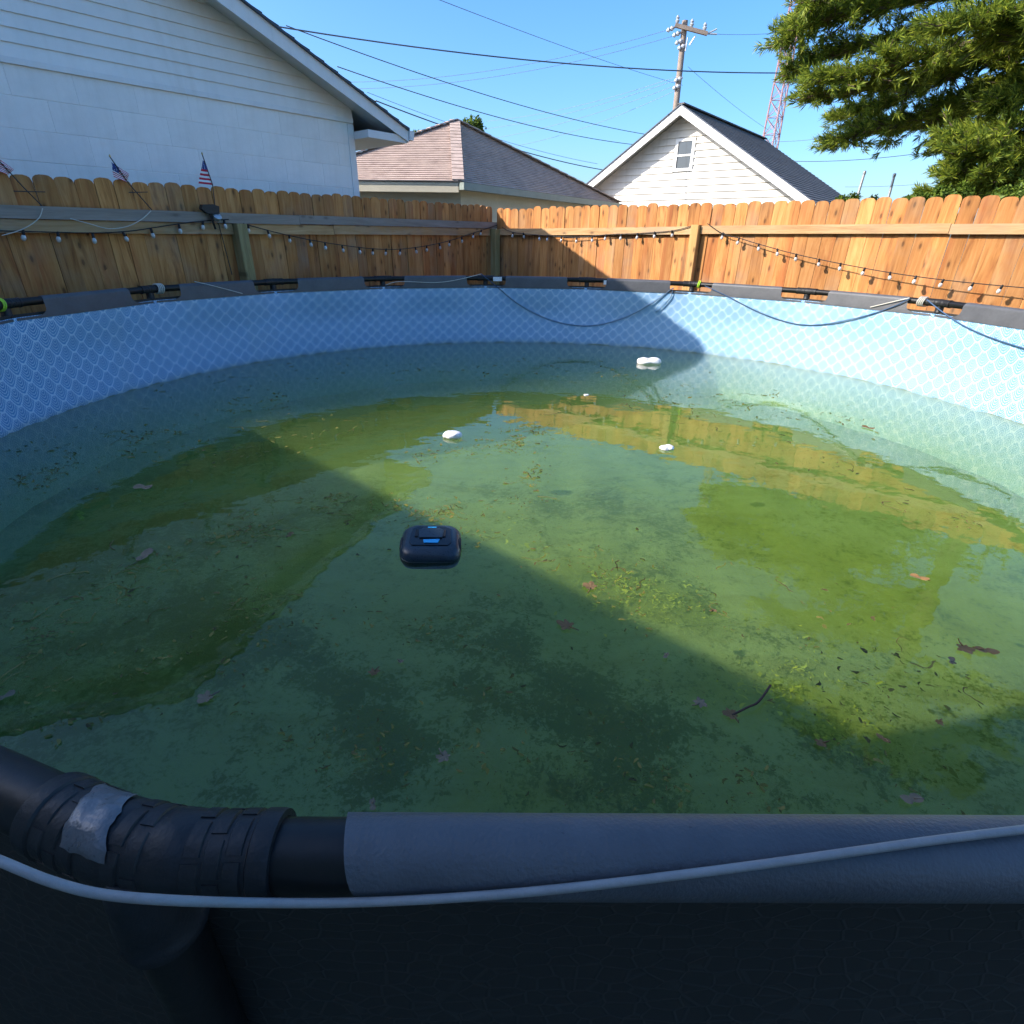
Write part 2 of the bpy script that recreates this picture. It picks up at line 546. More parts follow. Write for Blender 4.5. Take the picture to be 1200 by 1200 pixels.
def liner_mat():
    """blue liner print: rows of hanging fans, each filled with rings of fine dashes"""
    t = NT('liner_print')
    sep = t.n('SeparateXYZ', i_0=t.obj())
    ang = t.math('ARCTAN2', sep.outputs[1], sep.outputs[0])
    W, Hh = 0.140, 0.058
    n_around = round(2 * pi * R / W)
    u = t.math('MULTIPLY', ang, n_around / (2 * pi))           # in fan widths
    v = t.math('DIVIDE', t.math('SUBTRACT', 1.30, sep.outputs[2]), Hh)   # rows, growing downwards
    rr = 0.5 * W / Hh                                           # radius in row units (v) ; in u units 0.5
    base = t.math('FLOOR', v)
    val = None
    edge = None
    taken = None
    # a fan hangs below its row line; upper rows lie over lower ones
    for k in range(1, -1, -1):
        row = t.math('SUBTRACT', base, float(k))
        par = t.math('MULTIPLY', t.math('FLOORED_MODULO', row, 2.0), 0.5)
        du = t.math('SUBTRACT', t.math('FRACT', t.math('ADD', u, par)), 0.5)
        dv = t.math('SUBTRACT', v, row)
        d = t.math('POWER', t.math('ADD', t.math('POWER', t.math('MULTIPLY', t.math('ABSOLUTE', du), 2.0), 1.55), t.math('POWER', t.math('MULTIPLY', dv, 0.5), 1.55)), 1 / 1.55)
        inside = t.math('LESS_THAN', d, 1.0)
        phi = t.math('ARCTAN2', t.math('MULTIPLY', du, 2.4), dv)
        if val is None:
            val, taken, aa = d, inside, phi
        else:
            val = t.math('ADD', t.math('MULTIPLY', val, taken), t.math('MULTIPLY', d, t.math('SUBTRACT', 1.0, taken)))
            aa = t.math('ADD', t.math('MULTIPLY', aa, taken), t.math('MULTIPLY', phi, t.math('SUBTRACT', 1.0, taken)))
            taken = t.math('MAXIMUM', taken, inside)
    wob = t.noise(t.obj(), 55.0, 2).outputs[0]
    dd = t.math('ADD', val, t.math('MULTIPLY_ADD', wob, 0.05, -0.025))
    ring = t.math('FRACT', t.math('MULTIPLY', dd, 6.0))
    ringl = t.ramp(ring, [(0.25, 0.0), (0.45, 0.9), (0.72, 0.9), (0.92, 0.0)])
    rim_ = t.ramp(val, [(0.90, 0.0), (0.94, 0.85), (1.0, 0.85)])
    dash = t.math('SINE', t.math('MULTIPLY', aa, 26.0))
    dash = t.math('MULTIPLY_ADD', dash, 0.22, 0.72)
    f = t.math('MAXIMUM', t.math('MULTIPLY', ringl, dash), rim_)
    tone = t.noise(t.obj(), 1.4, 3).outputs[0]
    bcol = t.mix(tone, (0.095, 0.305, 0.58), (0.135, 0.360, 0.64))
    eye = t.ramp(val, [(0.50, 1.0), (0.86, 0.0)])
    bcol = t.mix(t.math('MULTIPLY', eye, 0.55), bcol, (0.050, 0.215, 0.49))
    far_ = t.ramp(t.math('SINE', aa), [(0.35, 0.0), (0.75, 1.0)])
    bcol = t.mix(t.math('MULTIPLY', far_, 0.35), bcol, (0.16, 0.38, 0.66))
    c = t.mix(f, bcol, (0.63, 0.76, 0.88))
    st = t.noise(t.maps(t.obj(), (6, 6, 0.6)), 1.0, 4).outputs[0]
    c = t.mix(t.math('MULTIPLY', t.ramp(st, [(0.5, 0.0), (0.8, 1.0)]), 0.25), c, (0.42, 0.52, 0.55))
    # algae stain hugging the water line
    zl = sep.outputs[2]
    nz = t.math('MULTIPLY_ADD', t.noise(t.obj(), 6.0, 4).outputs[0], 0.05, Z_WATER - 0.025)
    low = t.math('LESS_THAN', zl, nz)
    c = t.mix(t.math('MULTIPLY', low, 0.72), c, (0.115, 0.14, 0.055))
    band = t.math('SUBTRACT', zl, t.math('MULTIPLY_ADD', t.noise(t.obj(), 3.0, 5).outputs[0], 0.05, Z_WATER - 0.015))
    c = t.mix(t.math('MULTIPLY', t.ramp(band, [(0.0, 1.0), (0.02, 0.3), (0.06, 0.0)]), 0.35), c, (0.20, 0.24, 0.16))
    wr = t.noise(t.maps(t.obj(), (2, 2, 5)), 1.0, 3).outputs[0]
    t.bsdf(c, 0.42, t.bump(wr, 0.25, 0.03), spec=0.4)
    MAT['liner_print'] = t.m


liner_mat()


def outer_mat():
    t = NT('outer_wall')
    v = t.voro(t.maps(t.obj(), (1, 1, 1.6)), 42.0, 'DISTANCE_TO_EDGE', 0.7)
    e = t.ramp(v.outputs[0], [(0.0, 1.0), (0.08, 0.0)])
    c = t.mix(t.math('MULTIPLY', e, 0.4), (0.028, 0.026, 0.023), (0.055, 0.053, 0.046))
    n = t.noise(t.obj(), 5, 3).outputs[0]
    c = t.mix(t.math('MULTIPLY', n, 0.35), c, (0.03, 0.027, 0.022))
    t.bsdf(c, 0.6, t.bump(e, 0.3, 0.002), spec=0.3)
    MAT['outer_wall'] = t.m


outer_mat()


def floor_mat():
    """pale silt over the liner, with algae films and dark weed drifts"""
    t = NT('pool_floor')
    o = t.obj()
    w = t.noise(o, 0.7, 3).outputs[1]
    p = t.n('VectorMath', operation='ADD', i_0=o, i_1=t.n('VectorMath', operation='SCALE', i_0=w, i_3=0.5).outputs[0]).outputs[0]
    a = t.noise(p, 0.55, 4, 0.6).outputs[0]
    b = t.noise(t.maps(p, (1, 1, 1), (7, 3, 0)), 1.15, 7, 0.62, 0.8).outputs[0]
    b2 = t.noise(t.maps(p, (1, 1, 1), (17, 33, 0)), 3.3, 7, 0.7, 1.2).outputs[0]
    fine = t.noise(o, 42, 4, 0.7).outputs[0]
    c = t.mix(t.ramp(a, [(0.4, 0.0), (0.62, 1.0)]), (0.155, 0.195, 0.110), (0.165, 0.195, 0.085))
    wa = t.n('Attribute', attribute_name='weed').outputs['Fac']
    ya = t.n('Attribute', attribute_name='film').outputs['Fac']
    yel = t.math('ADD', t.math('MULTIPLY', ya, 0.55), t.math('MULTIPLY', t.math('ADD', t.math('MULTIPLY', b, 0.5), t.math('MULTIPLY', b2, 0.5)), 0.9))
    c = t.mix(t.math('MULTIPLY', t.ramp(yel, [(0.50, 0.0), (0.85, 1.0)]), 0.7), c, (0.125, 0.142, 0.016))
    # clumps: soft masses broken up by finer and finer tufts
    m1 = t.noise(t.maps(p, (1, 1, 1), (17, 33, 0)), 2.4, 3, 0.55, 0.6).outputs[0]
    m2 = t.noise(p, 13.0, 5, 0.72, 1.0).outputs[0]
    m3 = t.noise(o, 55.0, 4, 0.75, 0.6).outputs[0]
    nz = t.math('ADD', t.math('MULTIPLY', t.math('SUBTRACT', m1, 0.5), 1.1), t.math('ADD', t.math('MULTIPLY', t.math('SUBTRACT', m2, 0.5), 1.7), t.math('MULTIPLY', t.math('SUBTRACT', m3, 0.5), 1.6)))
    dk = t.math('ADD', t.math('MULTIPLY_ADD', wa, 0.58, 0.06), t.math('MULTIPLY', nz, 1.4))
    dkf = t.ramp(dk, [(0.20, 0.0), (0.33, 0.45), (0.56, 1.0)])
    c = t.mix(t.math('MULTIPLY', dkf, 0.85), c, (0.022, 0.036, 0.011))
    c = t.mix(t.math('MULTIPLY', t.ramp(t.math('MULTIPLY', nz, -1.0), [(0.1, 0.0), (0.4, 1.0)]), 0.35), c, (0.185, 0.225, 0.115))
    sed = t.noise(t.n('Mapping', i_Vector=p, i_Rotation=(0, 0, 0.7), i_Scale=(1.2, 5.0, 1)).outputs[0], 1.6, 6, 0.7, 0.8).outputs[0]
    c = t.mix(t.math('MULTIPLY', t.ramp(sed, [(0.48, 0.0), (0.68, 1.0)]), 0.5), c, (0.085, 0.085, 0.028))
    sp = t.ramp(t.noise(o, 26, 5, 0.8).outputs[0], [(0.60, 0.0), (0.66, 1.0)])
    c = t.mix(t.math('MULTIPLY', sp, 0.55), c, (0.075, 0.085, 0.022))
    sq = t.ramp(t.noise(t.maps(o, (1, 1, 1), (5, 9, 2)), 48, 4, 0.8).outputs[0], [(0.66, 0.0), (0.70, 1.0)])
    c = t.mix(t.math('MULTIPLY', sq, 0.6), c, (0.26, 0.23, 0.10))
    t.bsdf(c, 0.9, t.bump(t.math('ADD', fine, b2), 0.5, 0.01), spec=0.1)
    MAT['pool_floor'] = t.m


floor_mat()


def water_mat():
    t = NT('pool_water')
    o = t.obj()
    w1 = t.noise(t.maps(o, (1, 1.6, 1)), 2.6, 2, 0.5).outputs[0]
    w2 = t.noise(o, 11.0, 2, 0.5).outputs[0]
    nrm = t.bump(t.math('ADD', w1, t.math('MULTIPLY', w2, 0.3)), 0.11, 0.02)
    fac = t.n('LayerWeight', i_Blend=0.5, i_Normal=nrm).outputs['Facing']
    fr = t.n('Math', operation='MULTIPLY_ADD', i_0=t.math('POWER', fac, 5.0), i_1=0.98, i_2=0.02)
    gl = t.n('BsdfGlossy', i_Color=(1, 1, 1), i_Roughness=0.012, i_Normal=nrm)
    tr = t.n('BsdfTransparent', i_Color=(0.93, 0.98, 0.92))
    mx = t.n('MixShader', i_0=fr.outputs[0], i_1=tr.outputs[0], i_2=gl.outputs[0])
    t.t.links.new(mx.outputs[0], t.out.inputs[0])
    vs = t.n('VolumeScatter', i_Color=(0.62, 0.85, 0.26), i_Density=0.34, i_Anisotropy=0.25)
    va = t.n('VolumeAbsorption', i_Color=(0.54, 0.76, 0.04), i_Density=0.60)
    ad = t.n('AddShader', i_0=vs.outputs[0], i_1=va.outputs[0])
    t.t.links.new(ad.outputs[0], t.out.inputs[1])
    MAT['pool_water'] = t.m


water_mat()


def island_mat(name, cols, rough=0.7, trans=0.0):
    """scattered bits, each its own tone"""
    t = NT(name)
    r_ = t.n('NewGeometry').outputs['Random Per Island']
    n = t.noise(t.obj(), 25, 3).outputs[0]
    f = t.math('ADD', t.math('MULTIPLY', r_, 0.8), t.math('MULTIPLY', n, 0.2))
    k = len(cols)
    c = t.ramp(f, [(i / (k - 1) * 0.9 + 0.05, col) for i, col in enumerate(cols)])
    b = t.bsdf(c, rough, spec=0.25, link=not trans)
    if trans:
        tl = t.n('BsdfTranslucent', i_Color=c)
        mx = t.n('MixShader', i_0=trans, i_1=b.outputs[0], i_2=tl.outputs[0])
        t.t.links.new(mx.outputs[0], t.out.inputs[0])
    MAT[name] = t.m


island_mat('needles', [(0.05, 0.09, 0.016), (0.13, 0.19, 0.026), (0.25, 0.31, 0.035), (0.42, 0.44, 0.05)], 0.5, 0.4)
island_mat('foliage', [(0.04, 0.075, 0.015), (0.10, 0.16, 0.02), (0.20, 0.26, 0.03)], 0.5, 0.35)
island_mat('scum', [(0.03, 0.035, 0.01), (0.07, 0.075, 0.014), (0.13, 0.125, 0.022), (0.20, 0.17, 0.04), (0.06, 0.04, 0.018)], 0.7)
island_mat('weed', [(0.040, 0.055, 0.018), (0.060, 0.075, 0.022), (0.10, 0.11, 0.03), (0.05, 0.05, 0.02)], 0.9)
island_mat('algae_yellow', [(0.20, 0.22, 0.03), (0.27, 0.27, 0.035), (0.22, 0.26, 0.06)], 0.9)
island_mat('dead_leaf', [(0.11, 0.065, 0.03), (0.19, 0.12, 0.055)], 0.8)
island_mat('pale_leaf', [(0.15, 0.115, 0.07), (0.23, 0.18, 0.12)], 0.85)
island_mat('orange_leaf', [(0.20, 0.10, 0.035), (0.32, 0.18, 0.07)], 0.7)

# ================================================================== setting: ground
MB().grid(lambda a, b: ((a - 0.5) * 600, (b - 0.5) * 600, 0.02 * noise.noise((a * 90, b * 90, 0)) - 0.03), 90, 90).build('ground', MAT['ground'], smooth=True)
tag(bpy.data.objects['ground'], kind='structure')

# ================================================================== pool
pool = thing('pool', 'round above-ground frame pool with grey rim sleeves and blue fan-print liner', 'pool', POOL)


def r_poly(th):
    """distance of the frame polygon's tube axis at an angle"""
    a = (th - SEG0) % (2 * pi / NSEG) - pi / NSEG
    return APO / cos(a)


def r_liner(th, z):
    k = min(1, max(0, (Z_LINER + 0.02 - z) / 0.34))
    k = k * k * (3 - 2 * k)
    base = (r_poly(th) - 0.030) * (1 - k) + (R - 0.012) * k
    if z < 0.2:
        base -= 0.10 * ((0.2 - z) / 0.2) ** 2
    return base + 0.006 * noise.noise((cos(th) * 4, sin(th) * 4, z * 2)) * (1 if z < 1.05 else 0)


def liner_fn(a, b):
    th = 2 * pi * a
    z = Z_FLOOR - 0.005 + (Z_LINER + 0.02 - Z_FLOOR) * b
    rr = r_liner(th, z)
    return (rr * cos(th), rr * sin(th), z)


def liner_out(a, b):
    th = 2 * pi * a
    z = 0.0 + (Z_LINER + 0.030) * b
    rr = r_liner(th, max(z, 0.2)) + 0.016 + 0.012 * max(0, (z - 1.0) / 0.15)
    return (rr * cos(th), rr * sin(th), z)


MB().grid(liner_fn, 216, 24, True).build('liner_wall', MAT['liner_print'], pool, 'all')
MB().grid(liner_out, 216, 14, True).build('outer_wall', MAT['outer_wall'], pool, 'all')


# where weed and algae have settled, as seen from above: (polyline in picture pixels, spread, weight)
DARK = [([(500, 742), (600, 762), (655, 800), (705, 832), (775, 852)], 26, 1.0), ([(545, 795), (620, 832), (700, 862), (745, 905)], 22, 1.0), ([(325, 742), (380, 782), (425, 806)], 26, 0.9),
        ([(235, 690), (300, 742), (255, 800)], 34, 0.9), ([(560, 560), (645, 592)], 18, 0.6), ([(690, 575), (770, 612)], 18, 0.5), ([(430, 830), (475, 872), (440, 905)], 26, 0.9), ([(620, 905), (780, 945)], 24, 0.8),
        ([(235, 645), (345, 602)], 20, 0.8), ([(945, 858), (1035, 902)], 18, 0.5), ([(830, 850), (890, 885), (955, 935)], 8, 0.6), ([(1095, 880), (1130, 915), (1165, 950)], 9, 0.6),
        ([(0, 690), (150, 640), (230, 600)], 40, 1.0), ([(330, 560), (440, 610)], 18, 0.5), ([(40, 850), (180, 780)], 36, 0.7), ([(0, 600), (160, 560), (330, 520)], 26, 0.9), ([(60, 760), (210, 720)], 30, 0.8)]
YELLOW = [([(690, 672), (740, 690), (795, 712)], 34, 1.0), ([(850, 800), (930, 815), (1000, 860)], 34, 0.7), ([(880, 620), (980, 660), (1080, 680)], 50, 0.9), ([(950, 720), (1150, 720)], 40, 0.6),
          ([(400, 640), (250, 780)], 60, 0.4), ([(560, 930), (760, 925)], 36, 0.6)]


def seg_dist(p, a, b):
    d = b - a
    k = 0 if d.length < 1e-6 else max(0, min(1, (p - a).dot(d) / d.dot(d)))
    return (p - a - d * k).length


def field(table):
    out = []
    for pts, sg, w in table:
        q = [on_z(x, y, Z_FLOOR + 0.04).xy - POOL.xy for x, y in pts]
        mid_px = pts[len(pts) // 2]
        s_ = (on_z(mid_px[0] + sg, mid_px[1], Z_FLOOR + 0.04) - on_z(mid_px[0], mid_px[1], Z_FLOOR + 0.04)).length
        out.append((q, s_, w))
    return out


def sample(fl, p):
    v = 0.0
    for q, s_, w in fl:
        d = min(seg_dist(p, a, b) for a, b in zip(q, q[1:]))
        if d < 3 * s_:
            v += w * math.exp(-0.5 * (d / s_) ** 2)
    return min(1.0, v)


fd, fy = field(DARK), field(YELLOW)
NG = 150
vs, fs, idx, wd_, ye_ = [], [], {}, [], []
for iy in range(NG + 1):
    for ix in range(NG + 1):
        x, y = (ix / NG - 0.5) * 2 * (R - 0.05), (iy / NG - 0.5) * 2 * (R - 0.05)
        rr = sqrt(x * x + y * y)
        if rr > R - 0.02:
            continue
        idx[(ix, iy)] = len(vs)
        z = Z_FLOOR + 0.02 + 0.018 * noise.fractal((x * 0.9, y * 0.9, 3), 0.6, 2.0, 4) + 0.012 * noise.noise((x * 5, y * 0.8, 9))
        vs.append((x, y, z))
        wd_.append(sample(fd, Vector((x, y))))
        ye_.append(sample(fy, Vector((x, y))))
for iy in range(NG):
    for ix in range(NG):
        k4 = [(ix, iy), (ix + 1, iy), (ix + 1, iy + 1), (ix, iy + 1)]
        if all(k_ in idx for k_ in k4):
            fs.append(tuple(idx[k_] for k_ in k4))
fo = MB().add(vs, fs).build('liner_floor', MAT['pool_floor'], pool, 'all', fix=False)
for nm_, vals in (('weed', wd_), ('film', ye_)):
    at_ = fo.data.attributes.new(nm_, 'FLOAT', 'POINT')
    at_.data.foreach_set('value', vals)

# --- the top frame, drawn once for a segment whose middle lies on +X and for a corner on +X
HALF = APO * tan(pi / NSEG)
ZC = Z_RIM - 0.0275                # tube axis
TR = 0.0245


def sleeve_pt(u, v, c0=0.0):
    """u along the segment -1..1, v 0..1 from the liner top, over the tube, to the outside"""
    rs = TR + 0.003
    if v < 0.38:
        k = v / 0.38
        x, z = APO - 0.034 - 0.0015 * sin(pi * k), (Z_LINER - 0.004) * (1 - k) + ZC * k
        x = x * (1 - k) + (APO - rs) * k
        h = k
    elif v < 0.80:
        k = (v - 0.38) / 0.42
        ph = pi - pi * k
        x, z = APO + rs * cos(ph), ZC + rs * sin(ph)
        h = 1.0
    else:
        k = (v - 0.80) / 0.20
        a_ = -radians(62) * k
        x, z = APO + rs * cos(a_), ZC + rs * sin(a_)
        h = 1.0
    # scooped opening round each corner joint
    if h < 0.16:
        cut = 0.0
    else:
        q = min(1.0, (h - 0.16) / 0.45)
        cut = 0.150 + 0.075 * sqrt(max(0, 1 - (1 - q) ** 2))
    if v > 0.38:
        cut = 0.225 + 0.03 * min(1, (v - 0.38) / 0.42)
    if u < 0 and h > 0.16:
        cut = max(0.06, cut - c0)
    half = (HALF + (x - APO) * tan(pi / NSEG)) - cut
    return (x, u * half, z)


vs_lv = [0, 0.058, 0.0609, 0.07, 0.085, 0.11, 0.15, 0.2, 0.26, 0.32, 0.38] + [0.38 + 0.42 * i / 14 for i in range(1, 15)] + [0.85, 0.9, 0.95, 1.0]
nu = 15


def sleeve_mesh(c0):
    vv = [sleeve_pt(-1 + 2 * i / (nu - 1), v, c0) for v in vs_lv for i in range(nu)]
    ff = [(j * nu + i, j * nu + i + 1, (j + 1) * nu + i + 1, (j + 1) * nu + i) for j in range(len(vs_lv) - 1) for i in range(nu - 1)]
    return MB().add(vv, ff).data('sleeve', MAT['sleeve_vinyl'], True)


sleeve_me, near_sleeve_me = sleeve_mesh(0.0), sleeve_mesh(0.090)
tube_me = MB().tube([(APO, -HALF + 0.06, ZC), (APO, HALF - 0.06, ZC)], TR, 24).data('top_tube', MAT['black_tube'], True)

RV = APO / cos(pi / NSEG)


def joint_axis(t):
    """axis of the corner joint, t metres along the rim from the corner; returns point, tangent"""
    a = pi / NSEG
    s = abs(t)
    bend = 0.05
    # blend of the two straight arms
    k = s if s > bend else (s * s / (2 * bend) + bend / 2)
    x = RV - k * sin(a)
    y = t * cos(a)
    slope = -sin(a) * (1 if s > bend else s / bend) * (1 if t >= 0 else -1)
    tang = Vector((slope, cos(a), 0)).normalized()
    return Vector((x, y, ZC)), tang


def joint_pt(t, ph, r_):
    p, tg = joint_axis(t)
    nrm = Vector((tg.y, -tg.x, 0))
    return p + nrm * (cos(ph) * r_) + Vector((0, 0, 1)) * (sin(ph) * r_)


JL = 0.096
prof = [(-JL, 0.0245), (-JL, 0.0293), (-JL + 0.003, 0.0300), (-JL + 0.014, 0.0300), (-JL + 0.0155, 0.0280), (-0.036, 0.0282), (-0.034, 0.0292),
        (-0.018, 0.0296), (-0.016, 0.0288), (0.0, 0.0290)]
prof = prof + [(-t, r_) for t, r_ in prof[-2::-1]]
fine_prof = []
for (t0, r0), (t1, r1) in zip(prof, prof[1:]):
    nn = max(1, int(abs(t1 - t0) / 0.008))
    fine_prof += [(t0 + (t1 - t0) * i / nn, r0 + (r1 - r0) * i / nn) for i in range(nn)]
fine_prof.append(prof[-1])
NR = 28
mb = MB()
vv = [joint_pt(t, 2 * pi * k / NR, r_) for t, r_ in fine_prof for k in range(NR)]
ff = [(i * NR + k, i * NR + (k + 1) % NR, (i + 1) * NR + (k + 1) % NR, (i + 1) * NR + k) for i in range(len(fine_prof) - 1) for k in range(NR)]
mb.add(vv, ff)
# the socket that drops to the leg
LEG_X = RV + 0.008
mb.lathe([(0.020, ZC + 0.004), (0.026, ZC - 0.016), (0.0285, ZC - 0.040), (0.0285, ZC - 0.062), (0.0300, ZC - 0.064), (0.0300, ZC - 0.072), (0.024, ZC - 0.073)], 24, Matrix.Translation((LEG_X, 0, 0)))
joint_me = mb.data('corner_joint', MAT['black_plastic'], True)


def rprof(t):
    for (t0, r0), (t1, r1) in zip(prof, prof[1:]):
        if t0 <= t <= t1 and t1 > t0:
            return r0 + (r1 - r0) * (t - t0) / (t1 - t0)
    return 0.0280


def weave(zones, cols_step, seed):
    rnd = random.Random(seed)
    mb = MB()
    for z0, z1 in zones:
        nc = max(2, round((z1 - z0) / cols_step))
        cw = (z1 - z0) / nc
        for i in range(nc):
            a0, a1 = z0 + cw * i + 0.0009, z0 + cw * (i + 1) - 0.0009
            ph = radians(-62) + (i % 2) * radians(29)
            while ph < radians(215):
                w = radians(54 + rnd.uniform(-3, 3))
                e = min(ph + w, radians(225))
                gp = radians(2.2)
                ns = 6
                lift = 0.0015 + rnd.uniform(-0.0003, 0.0004)
                vs = []
                for j in range(ns + 1):
                    q = ph + gp + (e - ph - 2 * gp) * j / ns
                    arch = lift * (0.55 + 0.45 * sin(pi * j / ns))
                    for tt, up_ in ((a0, -0.0006), (a0 + 0.0011, arch), (a1 - 0.0011, arch), (a1, -0.0006)):
                        vs.append(joint_pt(tt, q, rprof(tt) + up_))
                fs = [(j * 4 + c, j * 4 + c + 1, (j + 1) * 4 + c + 1, (j + 1) * 4 + c) for j in range(ns) for c in range(3)]
                fs += [(0, 1, 2, 3), tuple(ns * 4 + c for c in (3, 2, 1, 0))]
                mb.add(vs, fs)
                ph += w + radians(4)
    return mb


weave_mes = [weave([z_], 0.0135, 3 + i_).data('woven_band', MAT['black_plastic'], True) for i_, z_ in enumerate(((-0.079, -0.037), (0.037, 0.079), (-0.015, 0.012)))]
leg_me = MB().tube([(LEG_X, 0, ZC - 0.06), (LEG_X, 0, 0.02)], 0.0235, 20).lathe([(0.055, -0.03), (0.055, 0.012), (0.036, 0.02), (0.036, 0.05)], 16, Matrix.Translation((LEG_X, 0, 0))).data('leg', MAT['black_tube'], True)

joints = []
ANG = [SEG0 + 2 * pi * k / NSEG for k in range(NSEG)]
NEAR = min(range(NSEG), key=lambda q: abs(((ANG[q] - radians(-99.6) + pi) % (2 * pi)) - pi))
ANG[NEAR] += radians(0.85)           # the frame has been nudged here
for k in range(NSEG):
    ac, an = ANG[k], ANG[(k + 1) % NSEG] + (2 * pi if k == NSEG - 1 else 0)
    P0, P1 = Vector((RV * cos(ac), RV * sin(ac), 0)), Vector((RV * cos(an), RV * sin(an), 0))
    am = (ac + an) / 2
    mid_ = (P0 + P1) / 2
    offs = mid_.length - APO
    ky = (P1 - P0).length / (2 * HALF)
    lc = (offs * cos(am), offs * sin(am), 0)
    link('sleeve', near_sleeve_me if k == NEAR else sleeve_me, pool, lc, (0, 0, am), (1, ky, 1))
    link('top_tube', tube_me, pool, lc, (0, 0, am), (1, ky, 1))
    j = link('corner_joint', joint_me, pool, rot=(0, 0, ac))
    for w_me in weave_mes:
        tag(link('woven_band', w_me, j), kind='stuff')
    link('leg', leg_me, pool, rot=(0, 0, ac))
    joints.append((ac, j))

# strip of old duct tape stuck to the joint nearest the camera
near_joint = joints[NEAR][1]
rnd = random.Random(5)
mb = MB()
nt_, np_ = 9, 16
vs = []
for j in range(np_):
    ph = radians(38 + 96 * j / (np_ - 1))
    e0 = -0.001 - 0.016 * (j / (np_ - 1)) + rnd.uniform(-0.0007, 0.0007) + 0.001 * sin(j * 1.3)
    e1 = 0.036 - 0.018 * (j / (np_ - 1)) + rnd.uniform(-0.0007, 0.0009) + 0.0014 * sin(j * 0.9)
    for i in range(nt_):
        t_ = e0 + (e1 - e0) * i / (nt_ - 1) - 0.046
        edge = 0 if 0 < i < nt_ - 1 and 0 < j < np_ - 1 else 1
        vs.append(joint_pt(t_, ph + (rnd.uniform(-0.035, 0.035) if j in (0, np_ - 1) else 0), rprof(t_) + 0.0033 + rnd.uniform(-0.0004, 0.0005) - 0.0015 * edge))
mb.add(vs, [(j * nt_ + i, j * nt_ + i + 1, (j + 1) * nt_ + i + 1, (j + 1) * nt_ + i) for j in range(np_ - 1) for i in range(nt_ - 1)])
tape = mb.build('tape', MAT['tape_grey'], near_joint, 'all')
tape['label'] = 'torn strip of silver grey tape'

# small white print labels and ties on the far joints
for px_, py_, w_ in ((583, 327, 0.1), (709, 331, 0.03)):
    p = on_wall(px_, py_, R - 0.075) - POOL
    th = atan2(p.y, p.x)
    M = Matrix.Translation(p) @ Matrix.Rotation(th + pi / 2, 4, 'Z')
    MB().box(-w_ / 2, w_ / 2, -0.002, 0.002, -0.022, 0.022, M).build('print_label', MAT['label_print'], pool)

# ------------------------------------------------------------------ water
mb = MB()


def wtop(a, b):
    th, rr = 2 * pi * a, (R - 0.004) * b
    return (rr * cos(th), rr * sin(th), Z_WATER)


NW = 144
vs = [((R - 0.003) * cos(2 * pi * k / NW), (R - 0.003) * sin(2 * pi * k / NW), z) for z in (Z_WATER, -0.012) for k in range(NW)]
mb.add(vs, [tuple(range(NW)), tuple(range(2 * NW - 1, NW - 1, -1))] + [(k, k + NW, (k + 1) % NW + NW, (k + 1) % NW) for k in range(NW)])
water = mb.build('water', MAT['pool_water'])
water.location = POOL
tag(water, 'still murky green pool water', kind='structure')

# ================================================================== fences
def board_mesh(w, h, seed):
    rnd = random.Random(seed)
    o = [(-w / 2, 0), (w / 2, 0)]
    n = 9
    rr = w * 0.5
    for i in range(n + 1):
        a = pi * i / n
        c, s = cos(a), sin(a)
        x = (abs(c) ** 0.72) * (1 if c > 0 else -1) * rr
        z = h - 0.05 + 0.05 * (s ** 0.8)
        o.append((x + rnd.uniform(-0.001, 0.001), z + rnd.uniform(-0.0015, 0.0015)))
    return MB().prism(o, 0.016).data('board', MAT['cedar'])


BOARDS = [board_mesh(0.1290, 1.93, 1), board_mesh(0.1280, 1.925, 2), board_mesh(0.1294, 1.935, 3)]


def fence(label, F, s0, s1, ztop, zslope, rails, posts):
    root = thing('fence', label, 'fence', (F[0].x, F[0].y, 0), F[1], 'wooden picket fences round the yard')
    rnd = random.Random(int(F[1] * 100))
    s = s0
    while s < s1:
        me = BOARDS[rnd.randrange(3)]
        top = ztop + zslope * (s - 2.5) + rnd.uniform(-0.010, 0.010)
        link('board', me, root, (s, rnd.uniform(0, 0.006), top - 1.93), (rnd.uniform(-0.003, 0.003), rnd.uniform(-0.0012, 0.0012), rnd.uniform(-0.015, 0.015)))
        s += 0.1306
    for mat, x0, x1, y0, y1, zc, hh, sl in rails:
        L = x1 - x0
        mb = MB().box(-L / 2, L / 2, y0, y1, -hh / 2, hh / 2)
        o = mb.build('rail', MAT[mat], root)
        xm = (x0 + x1) / 2
        o.location = (xm, 0, zc + sl * (xm - 2.5))
        o.rotation_euler = (0, -math.atan(sl), 0)
    for mat, x, y0, y1, zt, w in posts:
        mb = MB()
        c = 0.006
        oct_ = [(-w / 2 + c, y0), (w / 2 - c, y0), (w / 2, y0 + c), (w / 2, y1), (-w / 2, y1), (-w / 2, y0 + c)]
        mb.add([(a, b, z) for z in (0, zt) for a, b in oct_], [tuple(range(6))[::-1], tuple(range(6, 12))] + [(i, (i + 1) % 6, (i + 1) % 6 + 6, i + 6) for i in range(6)])
        o = mb.build('post', MAT[mat], root)
        o.location = (x, 0, 0)
    return root


